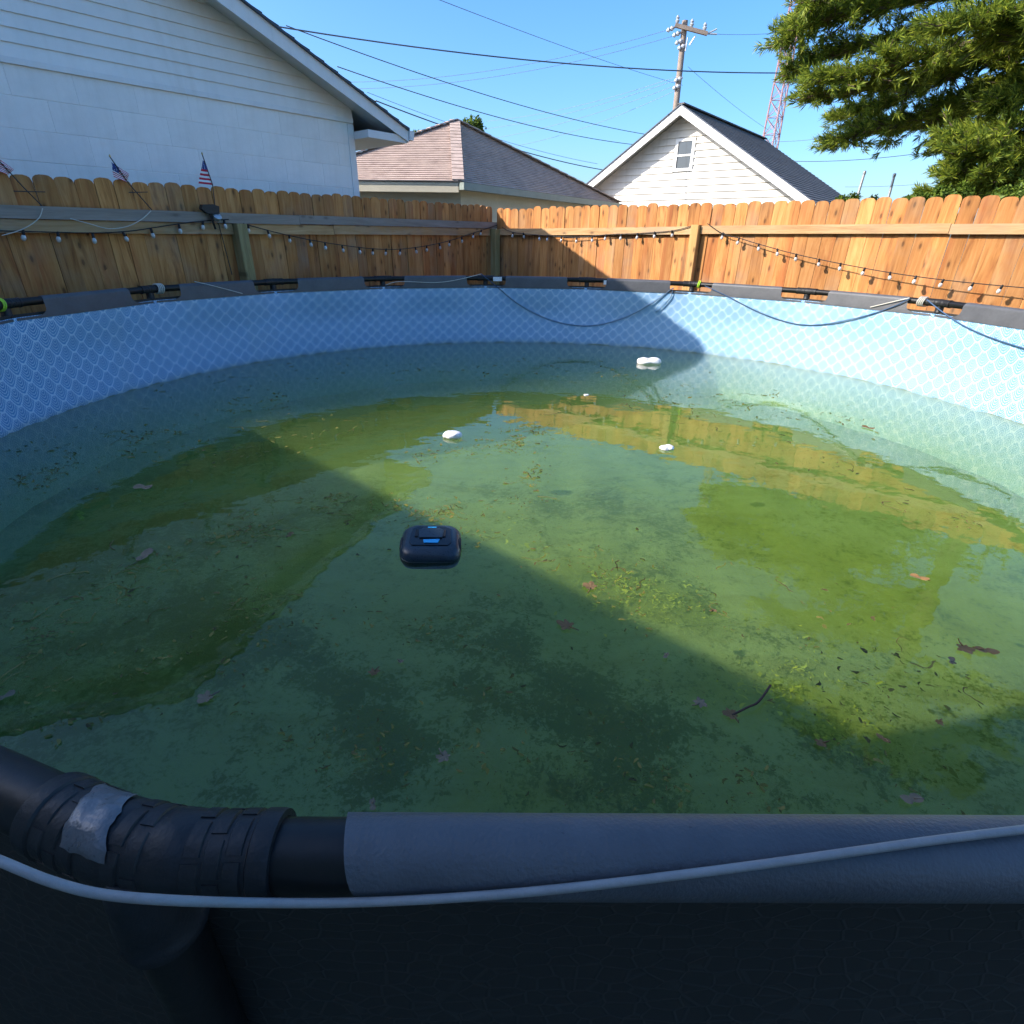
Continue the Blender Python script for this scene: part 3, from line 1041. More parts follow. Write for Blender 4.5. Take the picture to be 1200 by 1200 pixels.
fence('shaded brown picket fence with two grey rails, in front of the white block garage', FENCE_L, -1.95, 5.46, 1.986, 0.0110,
      [('grey_timber', -2.0, -0.42, -0.062, -0.001, 1.735, 0.083, 0.010), ('grey_timber', -0.415, 2.20, -0.062, -0.001, 1.737, 0.083, 0.010),
       ('grey_timber', 2.205, 5.47, -0.058, -0.001, 1.742, 0.080, 0.010),
       ('rail_timber', -2.0, 1.49, -0.042, -0.001, 1.648, 0.086, 0.010), ('rail_timber', 1.592, 2.62, -0.042, -0.001, 1.651, 0.086, 0.010),
       ('rail_timber', 2.625, 5.47, -0.042, -0.001, 1.655, 0.086, 0.010)],
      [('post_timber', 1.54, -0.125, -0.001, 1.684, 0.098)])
fence('sunlit orange picket fence with one rail, below the grey-roofed white house', FENCE_R, -0.32, 6.9, 1.992, 0.0015,
      [('rail_timber', -0.30, 1.55, -0.040, -0.001, 1.716, 0.080, 0.010), ('rail_timber', 1.553, 2.565, -0.043, -0.001, 1.718, 0.080, 0.010),
       ('rail_timber', 2.675, 4.95, -0.040, -0.001, 1.724, 0.080, 0.008), ('rail_timber', 4.954, 6.95, -0.042, -0.001, 1.724, 0.080, 0.006)],
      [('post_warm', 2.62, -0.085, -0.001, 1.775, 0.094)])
p = Vector((CORNER.x + 0.03, CORNER.y - 0.135))
mb = MB().box(-0.047, 0.047, -0.047, 0.047, 0, 1.72)
o = mb.build('fence_post', MAT['post_timber'])
o.location = (p.x, p.y, 0)
o.rotation_euler = (0, 0, radians(50))
tag(o, 'greenish square corner post where the two picket fences meet', 'post')

# ------------------------------------------------------------------ string lights
sock_me = MB().lathe([(0.004, 0.016), (0.009, 0.012), (0.0105, 0.0), (0.0105, -0.018), (0.009, -0.020)], 8).data('socket', MAT['black_plastic'], True)
bulb_me = MB().lathe([(0.008, -0.017), (0.0135, -0.026), (0.0165, -0.036), (0.0155, -0.047), (0.010, -0.056), (0.003, -0.060)], 10).data('bulb', MAT['bulb_glass'], True)


def smooth_pts(pts, n=6):
    out = []
    for i in range(len(pts) - 1):
        p0, p1, p2, p3 = pts[max(i - 1, 0)], pts[i], pts[i + 1], pts[min(i + 2, len(pts) - 1)]
        for j in range(n):
            t = j / n
            out.append(0.5 * ((2 * p1) + (p2 - p0) * t + (2 * p0 - 5 * p1 + 4 * p2 - p3) * t * t + (3 * p1 - p0 - 3 * p2 + p3) * t ** 3))
    out.append(pts[-1])
    return out


def string_light(label, F, cable, bulbs, o0, o1):
    def P(q):
        k = (q[0] - cable[0][0]) / (cable[-1][0] - cable[0][0])
        return on_line(F, q[0], q[1], -(o0 + (o1 - o0) * sin(pi * min(1, max(0, k)) * (0.5 if o1 > 2 * o0 else 1))))
    root = thing('string_light', label, 'string light', P(cable[0]), 0, 'string lights along the fences')
    base = root.location.copy()
    pts = smooth_pts([P(q) for q in cable], 5)
    MB().tube([p - base for p in pts], 0.0042, 6).build('cable', MAT['black_plastic'], root, True)
    rnd = random.Random(len(bulbs))
    for q in bulbs:
        p = P(q) - base
        b = link('bulb', bulb_me, root, p, (rnd.uniform(-0.25, 0.25), rnd.uniform(-0.25, 0.25), 0))
        link('socket', sock_me, b)
    return root


string_light('string of small bulbs at the picture edge, under the flags on the shaded fence', FENCE_L,
             [(-60, 270), (0, 270.5), (60, 272), (110, 273), (150, 271), (185, 266), (215, 261.5), (245, 258.5), (268, 257)],
             [(27.5, 272), (68, 274), (109, 276), (145, 274), (177.5, 270), (210, 265), (238, 261), (263, 260)], 0.07, 0.07)
string_light('string of small bulbs sagging between the garage-side post and the corner post', FENCE_L,
             [(285, 262), (314, 270), (339, 276), (363, 281), (399, 287), (437, 291.5), (469, 292), (500, 288), (527, 282), (555, 273), (585, 263)],
             [(291, 265), (314, 271.5), (339, 277), (363, 282), (381, 286), (401, 289), (421, 291), (437, 292.5), (452.5, 293), (469, 293), (487, 291), (500, 289), (515, 286.5), (527, 283), (541, 279), (555, 274), (564, 270.5)], 0.07, 0.11)
string_light('string of small bulbs hung under the rail from corner post to sunlit post', FENCE_R,
             [(588, 266), (601, 272), (632, 275.5), (676, 278), (710, 275), (747, 273.5), (787, 270.5), (810, 265)],
             [(601, 273), (613.5, 274), (632, 276.5), (642, 277), (658, 278), (676, 279), (694, 278), (710, 276), (728, 275.5), (747, 274.5), (767, 273), (787.5, 271.5)], 0.055, 0.055)
string_light('long string of small bulbs drooping across the sunlit fence, under the pine', FENCE_R,
             [(829, 262), (847, 274), (866, 279), (889, 286), (933, 298), (985, 309), (1043, 319.5), (1105, 328), (1174, 335), (1260, 342)],
             [(847, 274), (866, 280), (889, 287), (911, 293), (933, 299), (960, 305), (985, 310), (1013, 315.5), (1043, 320.5), (1073, 325), (1105, 329), (1140, 333), (1174, 336)], 0.05, 0.125)

# ------------------------------------------------------------------ little flags and solar lamp on the shaded fence
def flag(label, corners, stick, crossbar=None, off=0.05, n=13, canton=(7, 6)):
    """corners: top, bottom (hoist) then bottom, top (fly), as seen"""
    tl, bl, br_, tr_ = [on_line(FENCE_L, x, y, -off) for x, y in corners]
    root = thing('flag', label, 'flag', on_line(FENCE_L, stick[-1][0], stick[-1][1], -off - 0.01), 0, 'small flags along the fence top')
    b0 = root.location.copy()
    mb = MB()
    nx = 14
    nrm = Vector((sin(FENCE_L[1]), -cos(FENCE_L[1]), 0))
    pts = []
    for j in range(n + 1):
        for i in range(nx + 1):
            a, b = i / nx, j / n
            p = (tl * (1 - a) + tr_ * a) * (1 - b) + (bl * (1 - a) + br_ * a) * b
            pts.append(p - b0 + nrm * (0.008 * sin(a * 9 + b * 2) * a + 0.004 * sin(b * 7)))
    mb.v = [tuple(p) for p in pts]
    for j in range(n):
        for i in range(nx):
            m = nx + 1
            mb.f.append((j * m + i, j * m + i + 1, (j + 1) * m + i + 1, (j + 1) * m + i))
            mb.mi.append(2 if (j < canton[0] and i < canton[1]) else (0 if j % 2 == 0 else 1))
    mb.build('cloth', [MAT['flag_red'], MAT['flag_white'], MAT['flag_canton']], root, 'all', fix=False)
    mb = MB()
    sp = [on_line(FENCE_L, x, y, -off - 0.006) - b0 for x, y in stick]
    mb.tube(sp, 0.004, 6)
    mb.build('stick', MAT['stick_dark'], root)
    MB().lathe([(0.002, -0.004), (0.007, 0.0), (0.007, 0.008), (0.002, 0.018)], 8, Matrix.Translation(sp[0])).build('finial', MAT['brass'], root)
    if crossbar:
        MB().tube([on_line(FENCE_L, x, y, -off - 0.012) - b0 for x, y in crossbar], 0.0035, 6).build('crossbar', MAT['stick_dark'], root)


flag('small striped flag cut by the picture edge, its stick leaning on the rail', [(-14, 176), (-16, 196), (10, 205), (16, 199)], [(-18, 170), (28, 220), (50, 242)], [(16, 224), (53, 225)])
flag('small drooping flag on a leaning stick, middle one of the three', [(130.5, 190), (133, 207), (149, 214), (151, 204)], [(129, 184), (150, 214), (178, 246)], [(151, 225.5), (173, 225)])
flag('small flag hanging straight down from its stick above the black solar lamp', [(237.5, 188), (232.5, 215), (250, 217), (240, 189)], [(237, 181), (249, 216), (253, 250), (272, 322)], n=11, canton=(4, 14))
# the black lamp itself
lp = on_line(FENCE_L, 247, 247, -0.13)
lamp = thing('solar_lamp', 'small black solar spotlight clipped to the rail of the shaded fence', 'lamp', lp, FENCE_L[1])
MB().prism([(-0.075, 0.012), (-0.06, 0.045), (0.03, 0.052), (0.085, 0.038), (0.075, -0.02), (-0.03, -0.022)], 0.05).build('housing', MAT['black_plastic'], lamp)
MB().lathe([(0.018, -0.05), (0.034, -0.045), (0.037, -0.01), (0.02, 0.0)], 12, Matrix.Translation((0.055, 0.0, -0.03)) @ Matrix.Rotation(0.8, 4, 'X')).build('lens', MAT['metal_grey'], lamp, True)
MB().tube([(0.0, 0.02, -0.02), (0.02, 0.03, -0.10), (0.035, 0.045, -0.14)], 0.010, 8).build('bracket', MAT['black_plastic'], lamp)
tw = thing('power_cord', 'thin pale cord looping below the grey rail under the flags', 'cord', on_line(FENCE_L, 50, 244, -0.08))
b0 = tw.location.copy()
for seq in ([(50, 244), (46, 255), (35, 264), (20, 271), (2, 276)], [(177, 247), (166, 257), (150, 265), (128, 268), (104, 262), (82, 256)]):
    MB().tube([p - b0 for p in smooth_pts([on_line(FENCE_L, x, y, -0.085) for x, y in seq], 5)], 0.0032, 6).build('strand', MAT['twine'], tw)

# ================================================================== cords hanging on the pool's far side
def cord(name, label, cat, mat, pts, rr, rad, group=None):
    P = []
    for (x, y), r_ in zip(pts, rr):
        p = on_wall(x, y, R - 0.06)
        for _ in range(4):
            q = p - POOL
            th = atan2(q.y, q.x)
            lim = r_liner(th, p.z) - rad - 0.008
            if p.z > Z_LINER - 0.01:
                lim = r_poly(th) - TR - 0.014 - rad
            p = on_wall(x, y, lim)
        P.append(p)
    P = smooth_pts(P, 6)
    o = MB().tube([p - P[0] for p in P], rad, 6).build(name, MAT[mat], None, True)
    o.location = P[0]
    tag(o, label, cat, group)


G = 'ropes draped over the far pool rim'
cord('rope', 'dark blue rope sagging on the shaded liner below the corner post', 'rope', 'rope_blue', [(564, 321), (580, 334), (610, 358), (648, 376), (690, 382), (730, 373), (765, 355), (789, 337)], [0.07, 0.085, 0.06, 0.05, 0.045, 0.05, 0.07, 0.09], 0.0045, G)
cord('rope', 'short dark rope end dangling beside the sunlit fence post', 'rope', 'rope_blue', [(789, 337), (786, 348), (776, 360), (768, 366)], [0.095, 0.09, 0.07, 0.06], 0.004, G)
cord('rope', 'blue rope sagging on the sunlit liner below the drooping bulbs', 'rope', 'rope_blue', [(826, 335), (850, 346), (890, 366), (930, 379), (965, 380), (1010, 371), (1045, 360), (1066, 350)], [0.09, 0.085, 0.06, 0.05, 0.05, 0.05, 0.07, 0.095], 0.0045, G)
cord('rope', 'blue rope running down the liner out of the picture from a rim joint', 'rope', 'rope_blue', [(1086, 351), (1105, 366), (1130, 382), (1165, 397), (1215, 412), (1260, 418)], [0.1, 0.085, 0.06, 0.05, 0.045, 0.045], 0.0048, G)
cord('twine', 'pale twine slung along the grey sleeve left of the corner post', 'twine', 'twine', [(452, 334), (468, 330), (510, 331), (535, 328), (564, 321)], [0.08, 0.085, 0.075, 0.08, 0.075], 0.0035, 'pale twine on the far rim')
cord('twine', 'pale twine crossing the grey sleeve below the garage-side fence post', 'twine', 'twine', [(228, 330), (250, 335), (284, 344)], [0.085, 0.09, 0.075], 0.0035, 'pale twine on the far rim')
cord('twine', 'pale twine slanting over the sunlit grey sleeve to a rim joint', 'twine', 'twine', [(1020, 360), (1045, 354), (1066, 349)], [0.075, 0.09, 0.095], 0.004, 'pale twine on the far rim')
for lab, (x, y), mat in (('loop of lime green cord round the rim tube at the picture edge', (5, 356), 'tie_green'), ('lime green tie round the rim tube beside the sunlit post', (817, 337), 'tie_green'),
                         ('white cord wound round the rim tube below the flags', (191, 340), 'twine'), ('white cord knot on the rim tube above the blue rope', (1080, 352), 'twine')):
    p = on_wall(x, y, APO) - POOL
    th = atan2(p.y, p.x)
    rr_ = r_poly(th)
    mb = MB()
    for q in range(2 if mat == 'tie_green' else 4):
        dy = (q - 1.5) * 0.011 + 0.004 * q
        mb.tube([Vector((cos(th), sin(th), 0)) * (rr_ + 0.036 * cos(a)) + Vector((-sin(th), cos(th), 0)) * (dy + 0.004 * sin(a * 2)) + Vector((0, 0, ZC + 0.036 * sin(a))) for a in [2 * pi * i / 16 for i in range(17)]], 0.0045, 6, False)
    o = mb.build('cord_tie', MAT[mat], None, True)
    o.location = POOL
    tag(o, lab, 'cord')

# ------------------------------------------------------------------ pale hose along the near rim
mb = MB()
hp = []
_a, _b = ANG[NEAR], ANG[(NEAR + 1) % NSEG]
ax0 = POOL + Vector((RV * cos(_a), RV * sin(_a), ZC))
axd = (POOL + Vector((RV * cos(_b), RV * sin(_b), ZC)) - ax0).normalized()
for x, y in ((-60, 985), (0, 1009), (60, 1033), (120, 1048), (200, 1055), (300, 1058), (400, 1058), (500, 1054), (600, 1047), (700, 1037), (800, 1025), (900, 1012), (1000, 998), (1100, 984), (1200, 972), (1290, 962)):
    d = ray(x, y)
    e = Vector((0, 0, EYE))
    # nearest point of this sight line to the tube axis, then out to the tube's skin
    n2 = d - axd * d.dot(axd)
    w2 = (ax0 - e) - axd * (ax0 - e).dot(axd)
    t_ = w2.dot(n2) / n2.dot(n2)
    miss = (w2 - n2 * t_).length
    rs_ = TR + 0.003 + 0.0048
    if miss < rs_:
        t_ -= sqrt(rs_ * rs_ - miss * miss) / n2.length
    if x < 330:
        t_ -= 0.035 * min(1, (330 - x) / 130)
    hp.append(e + d * t_)
hp = smooth_pts(hp, 8)
o = mb.tube([p - hp[0] for p in hp], 0.0029, 10).build('hose', MAT['rope_white'], None, True)
o.location = hp[0]
tag(o, 'thin pale grey hose running along the near dark rim tube', 'hose')

# ================================================================== things in the water
def outline_box(w, d, r_, n=6):
    pts = []
    for cx_, cy_, a0 in ((w / 2 - r_, d / 2 - r_, 0), (-w / 2 + r_, d / 2 - r_, 90), (-w / 2 + r_, -d / 2 + r_, 180), (w / 2 - r_, -d / 2 + r_, 270)):
        for i in range(n + 1):
            a = radians(a0 + 90 * i / n)
            pts.append((cx_ + r_ * cos(a), cy_ + r_ * sin(a)))
    return pts


def loft(mb, levels):
    """levels: (z, w, d, r, yshift)"""
    rings = [[(x, y + ys, z) for x, y in outline_box(w, d, r_)] for z, w, d, r_, ys in levels]
    n = len(rings[0])
    vs = [p for r_ in rings for p in r_]
    fs = [(i * n + k, i * n + (k + 1) % n, (i + 1) * n + (k + 1) % n, (i + 1) * n + k) for i in range(len(rings) - 1) for k in range(n)]
    fs += [tuple(range(n))[::-1], tuple((len(rings) - 1) * n + k for k in range(n))]
    return mb.add(vs, fs)


rp = on_z(505, 641, Z_WATER)
robot = thing('pool_robot', 'black robotic pool cleaner with blue light bar floating in the green water', 'pool robot', (rp.x, rp.y, Z_WATER - 0.045), radians(4))
robot.rotation_euler = (radians(7), radians(1.5), radians(4))
loft(MB(), [(0, 0.18, 0.16, 0.04, 0), (0.015, 0.222, 0.195, 0.05, 0), (0.035, 0.236, 0.208, 0.055, 0), (0.052, 0.238, 0.210, 0.056, 0), (0.0535, 0.234, 0.206, 0.055, 0), (0.0555, 0.234, 0.206, 0.055, 0), (0.057, 0.238, 0.210, 0.056, 0), (0.070, 0.234, 0.206, 0.055, 0.001), (0.084, 0.218, 0.190, 0.05, 0.003),
            (0.091, 0.200, 0.172, 0.045, 0.005), (0.094, 0.182, 0.154, 0.04, 0.006)]).build('shell', MAT['robot_shell'], robot, True)


def plate(name, outline, z, th, mat, dx=0.0, dy=0.0):
    n = len(outline)
    vs = [(x + dx, y + dy, zz) for zz in (z, z + th) for x, y in outline]
    return MB().add(vs, [tuple(range(n))[::-1], tuple(range(n, 2 * n))] + [(i, (i + 1) % n, (i + 1) % n + n, i + n) for i in range(n)]).build(name, MAT[mat], robot)


plate('top_panel', [(-0.070, -0.058), (0.070, -0.058), (0.082, -0.038), (0.076, 0.052), (0.05, 0.068), (-0.05, 0.068), (-0.076, 0.052), (-0.082, -0.038)], 0.092, 0.006, 'robot_panel', 0, 0.006)
plate('hatch', [(-0.045, -0.020), (0.045, -0.020), (0.050, 0.030), (0.032, 0.045), (-0.032, 0.045), (-0.050, 0.030)], 0.0982, 0.005, 'robot_shell', 0, 0.012)
plate('light_bar', [(-0.030, -0.011), (0.024, -0.011), (0.031, 0.013), (-0.034, 0.009)], 0.0985, 0.003, 'robot_blue', 0.006, -0.030)
plate('badge', [(-0.016, -0.004), (0.014, -0.004), (0.018, 0.004), (-0.018, 0.004)], 0.0985, 0.003, 'robot_blue', 0.002, 0.062)
for x_ in (-0.056, 0.052):
    plate('grille', [(-0.006, -0.02), (0.006, -0.02), (0.006, 0.025), (-0.006, 0.025)], 0.0984, 0.0035, 'wheel_rubber', x_, 0.02)
for s in (-1, 1):
    MB().lathe([(0.020, -0.006), (0.026, 0.0), (0.024, 0.008), (0.018, 0.010)], 18, Matrix.Translation((s * 0.110, -0.005, 0.060)) @ Matrix.Rotation(s * pi / 2, 4, 'Y') @ Matrix.Scale(1.8, 4, (0, 1, 0))).build('wheel', MAT['wheel_rubber'], robot, True)


def lump(name, label, cat, px_, py_, sx, sy, sz, seed, mat, notch=0.0, rot=0.0, zoff=0.0, group=None):
    me = bpy.data.meshes.new(name)
    bm = bmesh.new()
    bmesh.ops.create_icosphere(bm, subdivisions=4, radius=1)
    for v in bm.verts:
        k = 1 + 0.16 * noise.noise(v.co * 1.4 + Vector((seed, 0, 0))) + 0.05 * noise.noise(v.co * 4 + Vector((0, seed, 0)))
        k -= notch * math.exp(-(v.co.x * 2.6 + 0.15) ** 2) * max(0, v.co.z) * 1.3 + notch * 0.6 * math.exp(-(v.co.x * 3) ** 2) * max(0, -v.co.y)
        v.co *= k
        v.co.x *= sx
        v.co.y *= sy
        v.co.z *= sz
    bm.to_mesh(me)
    bm.free()
    me.materials.append(MAT[mat])
    me.polygons.foreach_set('use_smooth', [True] * len(me.polygons))
    p = on_z(px_, py_, Z_WATER)
    o = link(name, me, None, (p.x, p.y, Z_WATER + zoff), (0, 0, rot))
    return tag(o, label, cat, group)


lump('foam_float', 'white bone-shaped foam piece floating at the shadow edge near the far wall', 'float', 760, 426, 0.125, 0.065, 0.05, 1.2, 'foam_white', 0.34, 0.05, 0.022)
lump('foam_float', 'smooth white oval foam piece floating among green scum', 'float', 530, 512, 0.058, 0.045, 0.028, 4.1, 'foam_white', 0.1, 0.1, 0.012)
lump('foam_float', 'small pinkish white foam scrap floating on the reflected fence post', 'float', 781, 526, 0.042, 0.036, 0.018, 7.7, 'foam_white', 0.2, 0.3, 0.008)
lump('foam_float', 'tiny white foam crumb floating near the shaded far wall', 'float', 687, 463, 0.022, 0.018, 0.007, 9.3, 'foam_white', 0.1, 0.3, 0.002)


def leaf_mesh(name, size, mat, seed, lobes=5, curl=0.3, slim=False):
    rnd = random.Random(seed)
    n = 40 if not slim else 20
    rim_ = []
    for i in range(n):
        a = 2 * pi * i / n
        if slim:
            r_ = size * (0.5 * abs(cos(a)) ** 1.5 + 0.16)
        else:
            r_ = size * (0.27 + 0.20 * abs(cos(a * lobes / 2 + 0.5 * sin(a * 2 + seed))) ** 1.2 * (0.6 + 0.6 * rnd.random())) * (0.8 if abs(a - pi) < 0.6 else 1.0) * (1 + 0.25 * sin(a + seed))
        rim_.append((r_ * cos(a), r_ * sin(a)))
    mb = MB()
    vs = [(0, 0, 0.004)]
    for k in (0.5, 1.0):
        for x, y in rim_:
            d = (x * x + y * y) * k * k
            vs.append((x * k, y * k, 0.003 + curl * d / size * (0.5 + 0.5 * sin(3 * atan2(y, x) + seed)) + rnd.uniform(0, 0.002)))
    fs = [(0, 1 + i, 1 + (i + 1) % n) for i in range(n)]
    fs += [(1 + i, 1 + n + i, 1 + n + (i + 1) % n, 1 + (i + 1) % n) for i in range(n)]
    mb.add(vs, fs)
    mb.tube([(-size * 0.15, 0, 0.004), (-size * 0.45, size * 0.05, 0.004), (-size * 0.7, size * 0.12, 0.006)], [0.003, 0.0022, 0.0015], 5)
    return mb.data(name, MAT[mat], 'all')


LEAVES = [
    (692, 689, 0.085, 'dead_leaf', 1, False, 'brown star-shaped leaf floating in sun beside the yellow-green algae patch'),
    (664, 735, 0.085, 'dead_leaf', 2, False, 'dark curled leaf floating just inside the shadow edge, under the sunlit star-shaped leaf'),
    (242, 820, 0.07, 'pale_leaf', 3, False, 'pale curled leaf floating on the dark water above the near rim joint'),
    (521, 889, 0.055, 'pale_leaf', 4, False, 'pale pinkish leaf in the shaded water close to the near rim'),
    (821, 825, 0.06, 'pale_leaf', 5, False, 'pale grey leaf floating beside the leaf with the upright twig'),
    (857, 838, 0.065, 'dead_leaf', 6, False, 'dark brown leaf with a bent twig standing up from it'),
    (1067, 938, 0.055, 'pale_leaf', 7, True, 'slim grey leaf floating near the rim below the sunny water'),
    (1130, 761, 0.085, 'orange_leaf', 8, False, 'orange lobed leaf floating in the tree reflection'),
    (1155, 764, 0.07, 'orange_leaf', 9, True, 'slim orange leaf floating just beside the orange lobed leaf'),
    (1115, 776, 0.04, 'pale_leaf', 10, True, 'tiny pale leaf below the orange lobed leaf'),
    (1077, 678, 0.065, 'orange_leaf', 11, True, 'slim reddish orange leaf lying in the dark tree reflection'),
    (1099, 848, 0.035, 'orange_leaf', 12, False, 'little yellow leaf scrap alone in the sunniest water'),
    (1017, 502, 0.09, 'dead_leaf', 13, True, 'slim brown leaf on the reflected liner pattern in sun'),
    (836, 717, 0.03, 'dead_leaf', 14, False, 'tiny rusty leaf scrap right of the yellow-green algae patch'),
    (170, 652, 0.09, 'pale_leaf', 15, True, 'long pale leaf in the shaded scum by the pool wall side'),
    (168, 572, 0.10, 'pale_leaf', 16, True, 'straw-coloured leaf blade in the dark band of water'),
    (438, 790, 0.05, 'dead_leaf', 17, False, 'dark leaf over the weed patch in the middle of the shade'),
    (470, 777, 0.028, 'pale_leaf', 18, False, 'tiny whitish leaf scrap in the middle of the shaded water'),
    (6, 818, 0.05, 'pale_leaf', 19, True, 'pale leaf cut by the picture edge above the near rim'),
    (1034, 867, 0.035, 'orange_leaf', 20, True, 'small tan leaf at the edge of the near shadow'),
    (963, 873, 0.045, 'dead_leaf', 21, False, 'dark green-brown leaf where sun meets the near shadow'),
    (437, 945, 0.03, 'pale_leaf', 22, True, 'tiny tan leaf half hidden by the near grey sleeve'),
    (340, 628, 0.05, 'dead_leaf', 24, True, 'thin brown leaf left of the black robot'),
    (780, 770, 0.03, 'pale_leaf', 26, True, 'thin tan leaf flake just on the sunny side of the long shadow edge'),
]
for x, y, s_, m_, sd, slim, lab in LEAVES:
    p = on_z(x, y, Z_WATER)
    o = link('leaf', leaf_mesh('leaf', s_ * 0.72, m_, sd, 5, 0.3, slim), None, (p.x, p.y, Z_WATER + 0.0015), (0, 0, sd * 1.37))
    tag(o, lab, 'leaf', 'fallen leaves on the water')
p0, p1 = on_z(858, 838, Z_WATER + 0.004), on_z(903, 803, Z_WATER + 0.03)
mid = p0.lerp(p1, 0.55) + Vector((0.008, -0.012, 0.0))
o = MB().tube([q - p0 for q in smooth_pts([p0, p0.lerp(mid, 0.6), mid, p1], 4)], 0.0032, 6).build('twig', MAT['twig'], None, True)
o.location = p0
tag(o, 'thin dark bent twig standing out of the water beside a brown leaf', 'twig')

# scum: nobody could count it
rnd = random.Random(11)
mb = MB()
CL = [((0, 560), (140, 520), 26, 90), ((140, 520), (330, 470), 18, 70), ((200, 545), (420, 495), 14, 60), ((0, 470), (420, 425), 14, 60), ((230, 640), (350, 600), 22, 70), ((330, 600), (520, 615), 14, 70),
      ((390, 580), (530, 605), 10, 60), ((480, 540), (660, 500), 14, 60), ((590, 500), (640, 570), 10, 50), ((600, 510), (700, 470), 8, 40), ((230, 760), (330, 700), 26, 50), ((0, 760), (260, 640), 50, 130),
      ((470, 590), (640, 600), 16, 50), ((640, 640), (760, 720), 40, 60), ((700, 460), (900, 490), 16, 60), ((900, 520), (1150, 620), 18, 40), ((540, 640), (620, 560), 25, 40), ((840, 690), (1150, 900), 60, 90),
      ((300, 860), (900, 930), 40, 130), ((380, 700), (700, 830), 60, 130), ((0, 850), (300, 760), 40, 70), ((450, 430), (760, 440), 14, 50), ((800, 450), (1000, 500), 16, 40)]
for (x0, y0), (x1, y1), sg, cnt in CL:
    for i in range(cnt * 7):
        k = rnd.random()
        x, y = x0 + (x1 - x0) * k + rnd.gauss(0, sg), y0 + (y1 - y0) * k + rnd.gauss(0, sg * 0.6)
        if y < 412 or x < -60 or x > 1260:
            continue
        p = on_z(x, y, Z_WATER) - POOL
        if p.xy.length > R - 0.05 or noise.fractal((p.x * 4, p.y * 4, 2.0), 0.7, 2.0, 4) < rnd.uniform(-0.28, 0.28):
            continue
        dist = (p + POOL).xy.length
        sz = rnd.choice((0.004, 0.005, 0.006, 0.008, 0.012, 0.022)) * (0.35 + 0.2 * dist) * rnd.uniform(0.7, 1.2)
        a0 = rnd.uniform(0, pi)
        el = rnd.uniform(0.10, 0.5)
        n = 7
        bend = rnd.uniform(-0.8, 0.8)
        vs = []
        for q in range(n):
            a = 2 * pi * q / n
            r_ = sz * rnd.uniform(0.55, 1.0)
            lx, ly = r_ * cos(a), r_ * sin(a) * el
            ly += bend * lx * lx / sz
            vs.append((p.x + lx * cos(a0) - ly * sin(a0), p.y + lx * sin(a0) + ly * cos(a0), Z_WATER + 0.0022 + rnd.uniform(0, 0.0015)))
        mb.add(vs, [tuple(range(n))])
# slimy strands among the flecks
for (x0, y0), (x1, y1), sg, cnt in CL:
    for i in range(int(cnt * 0.55)):
        k = rnd.random()
        x, y = x0 + (x1 - x0) * k + rnd.gauss(0, sg * 0.7), y0 + (y1 - y0) * k + rnd.gauss(0, sg * 0.45)
        if y < 412 or x < -60 or x > 1260:
            continue
        p = on_z(x, y, Z_WATER) - POOL
        if p.xy.length > R - 0.25 or noise.fractal((p.x * 4, p.y * 4, 2.0), 0.7, 2.0, 4) < rnd.uniform(-0.2, 0.3):
            continue
        dist = (p + POOL).xy.length
        if dist < 1.7:
            continue
        a = rnd.uniform(0, 2 * pi)
        step = rnd.uniform(0.008, 0.022) * (0.5 + 0.2 * dist)
        wdt = rnd.uniform(0.0012, 0.0034) * (0.4 + 0.25 * dist)
        q, row = p.copy(), []
        for j in range(rnd.randint(4, 9)):
            w_ = wdt * rnd.uniform(0.4, 1.3)
            row.append((q.x - sin(a) * w_, q.y + cos(a) * w_, Z_WATER + 0.0026))
            row.append((q.x + sin(a) * w_, q.y - cos(a) * w_, Z_WATER + 0.0026))
            q = q + Vector((cos(a), sin(a), 0)) * step
            a += rnd.gauss(0, 0.55)
        mb.add(row, [(2 * j, 2 * j + 1, 2 * j + 3, 2 * j + 2) for j in range(len(row) // 2 - 1)])
o = mb.build('scum', MAT['scum'], None, fix=False)
o.location = (POOL.x, POOL.y, 0)
tag(o, 'bits of green and brown algae scum strewn over the water', 'algae', kind='stuff')

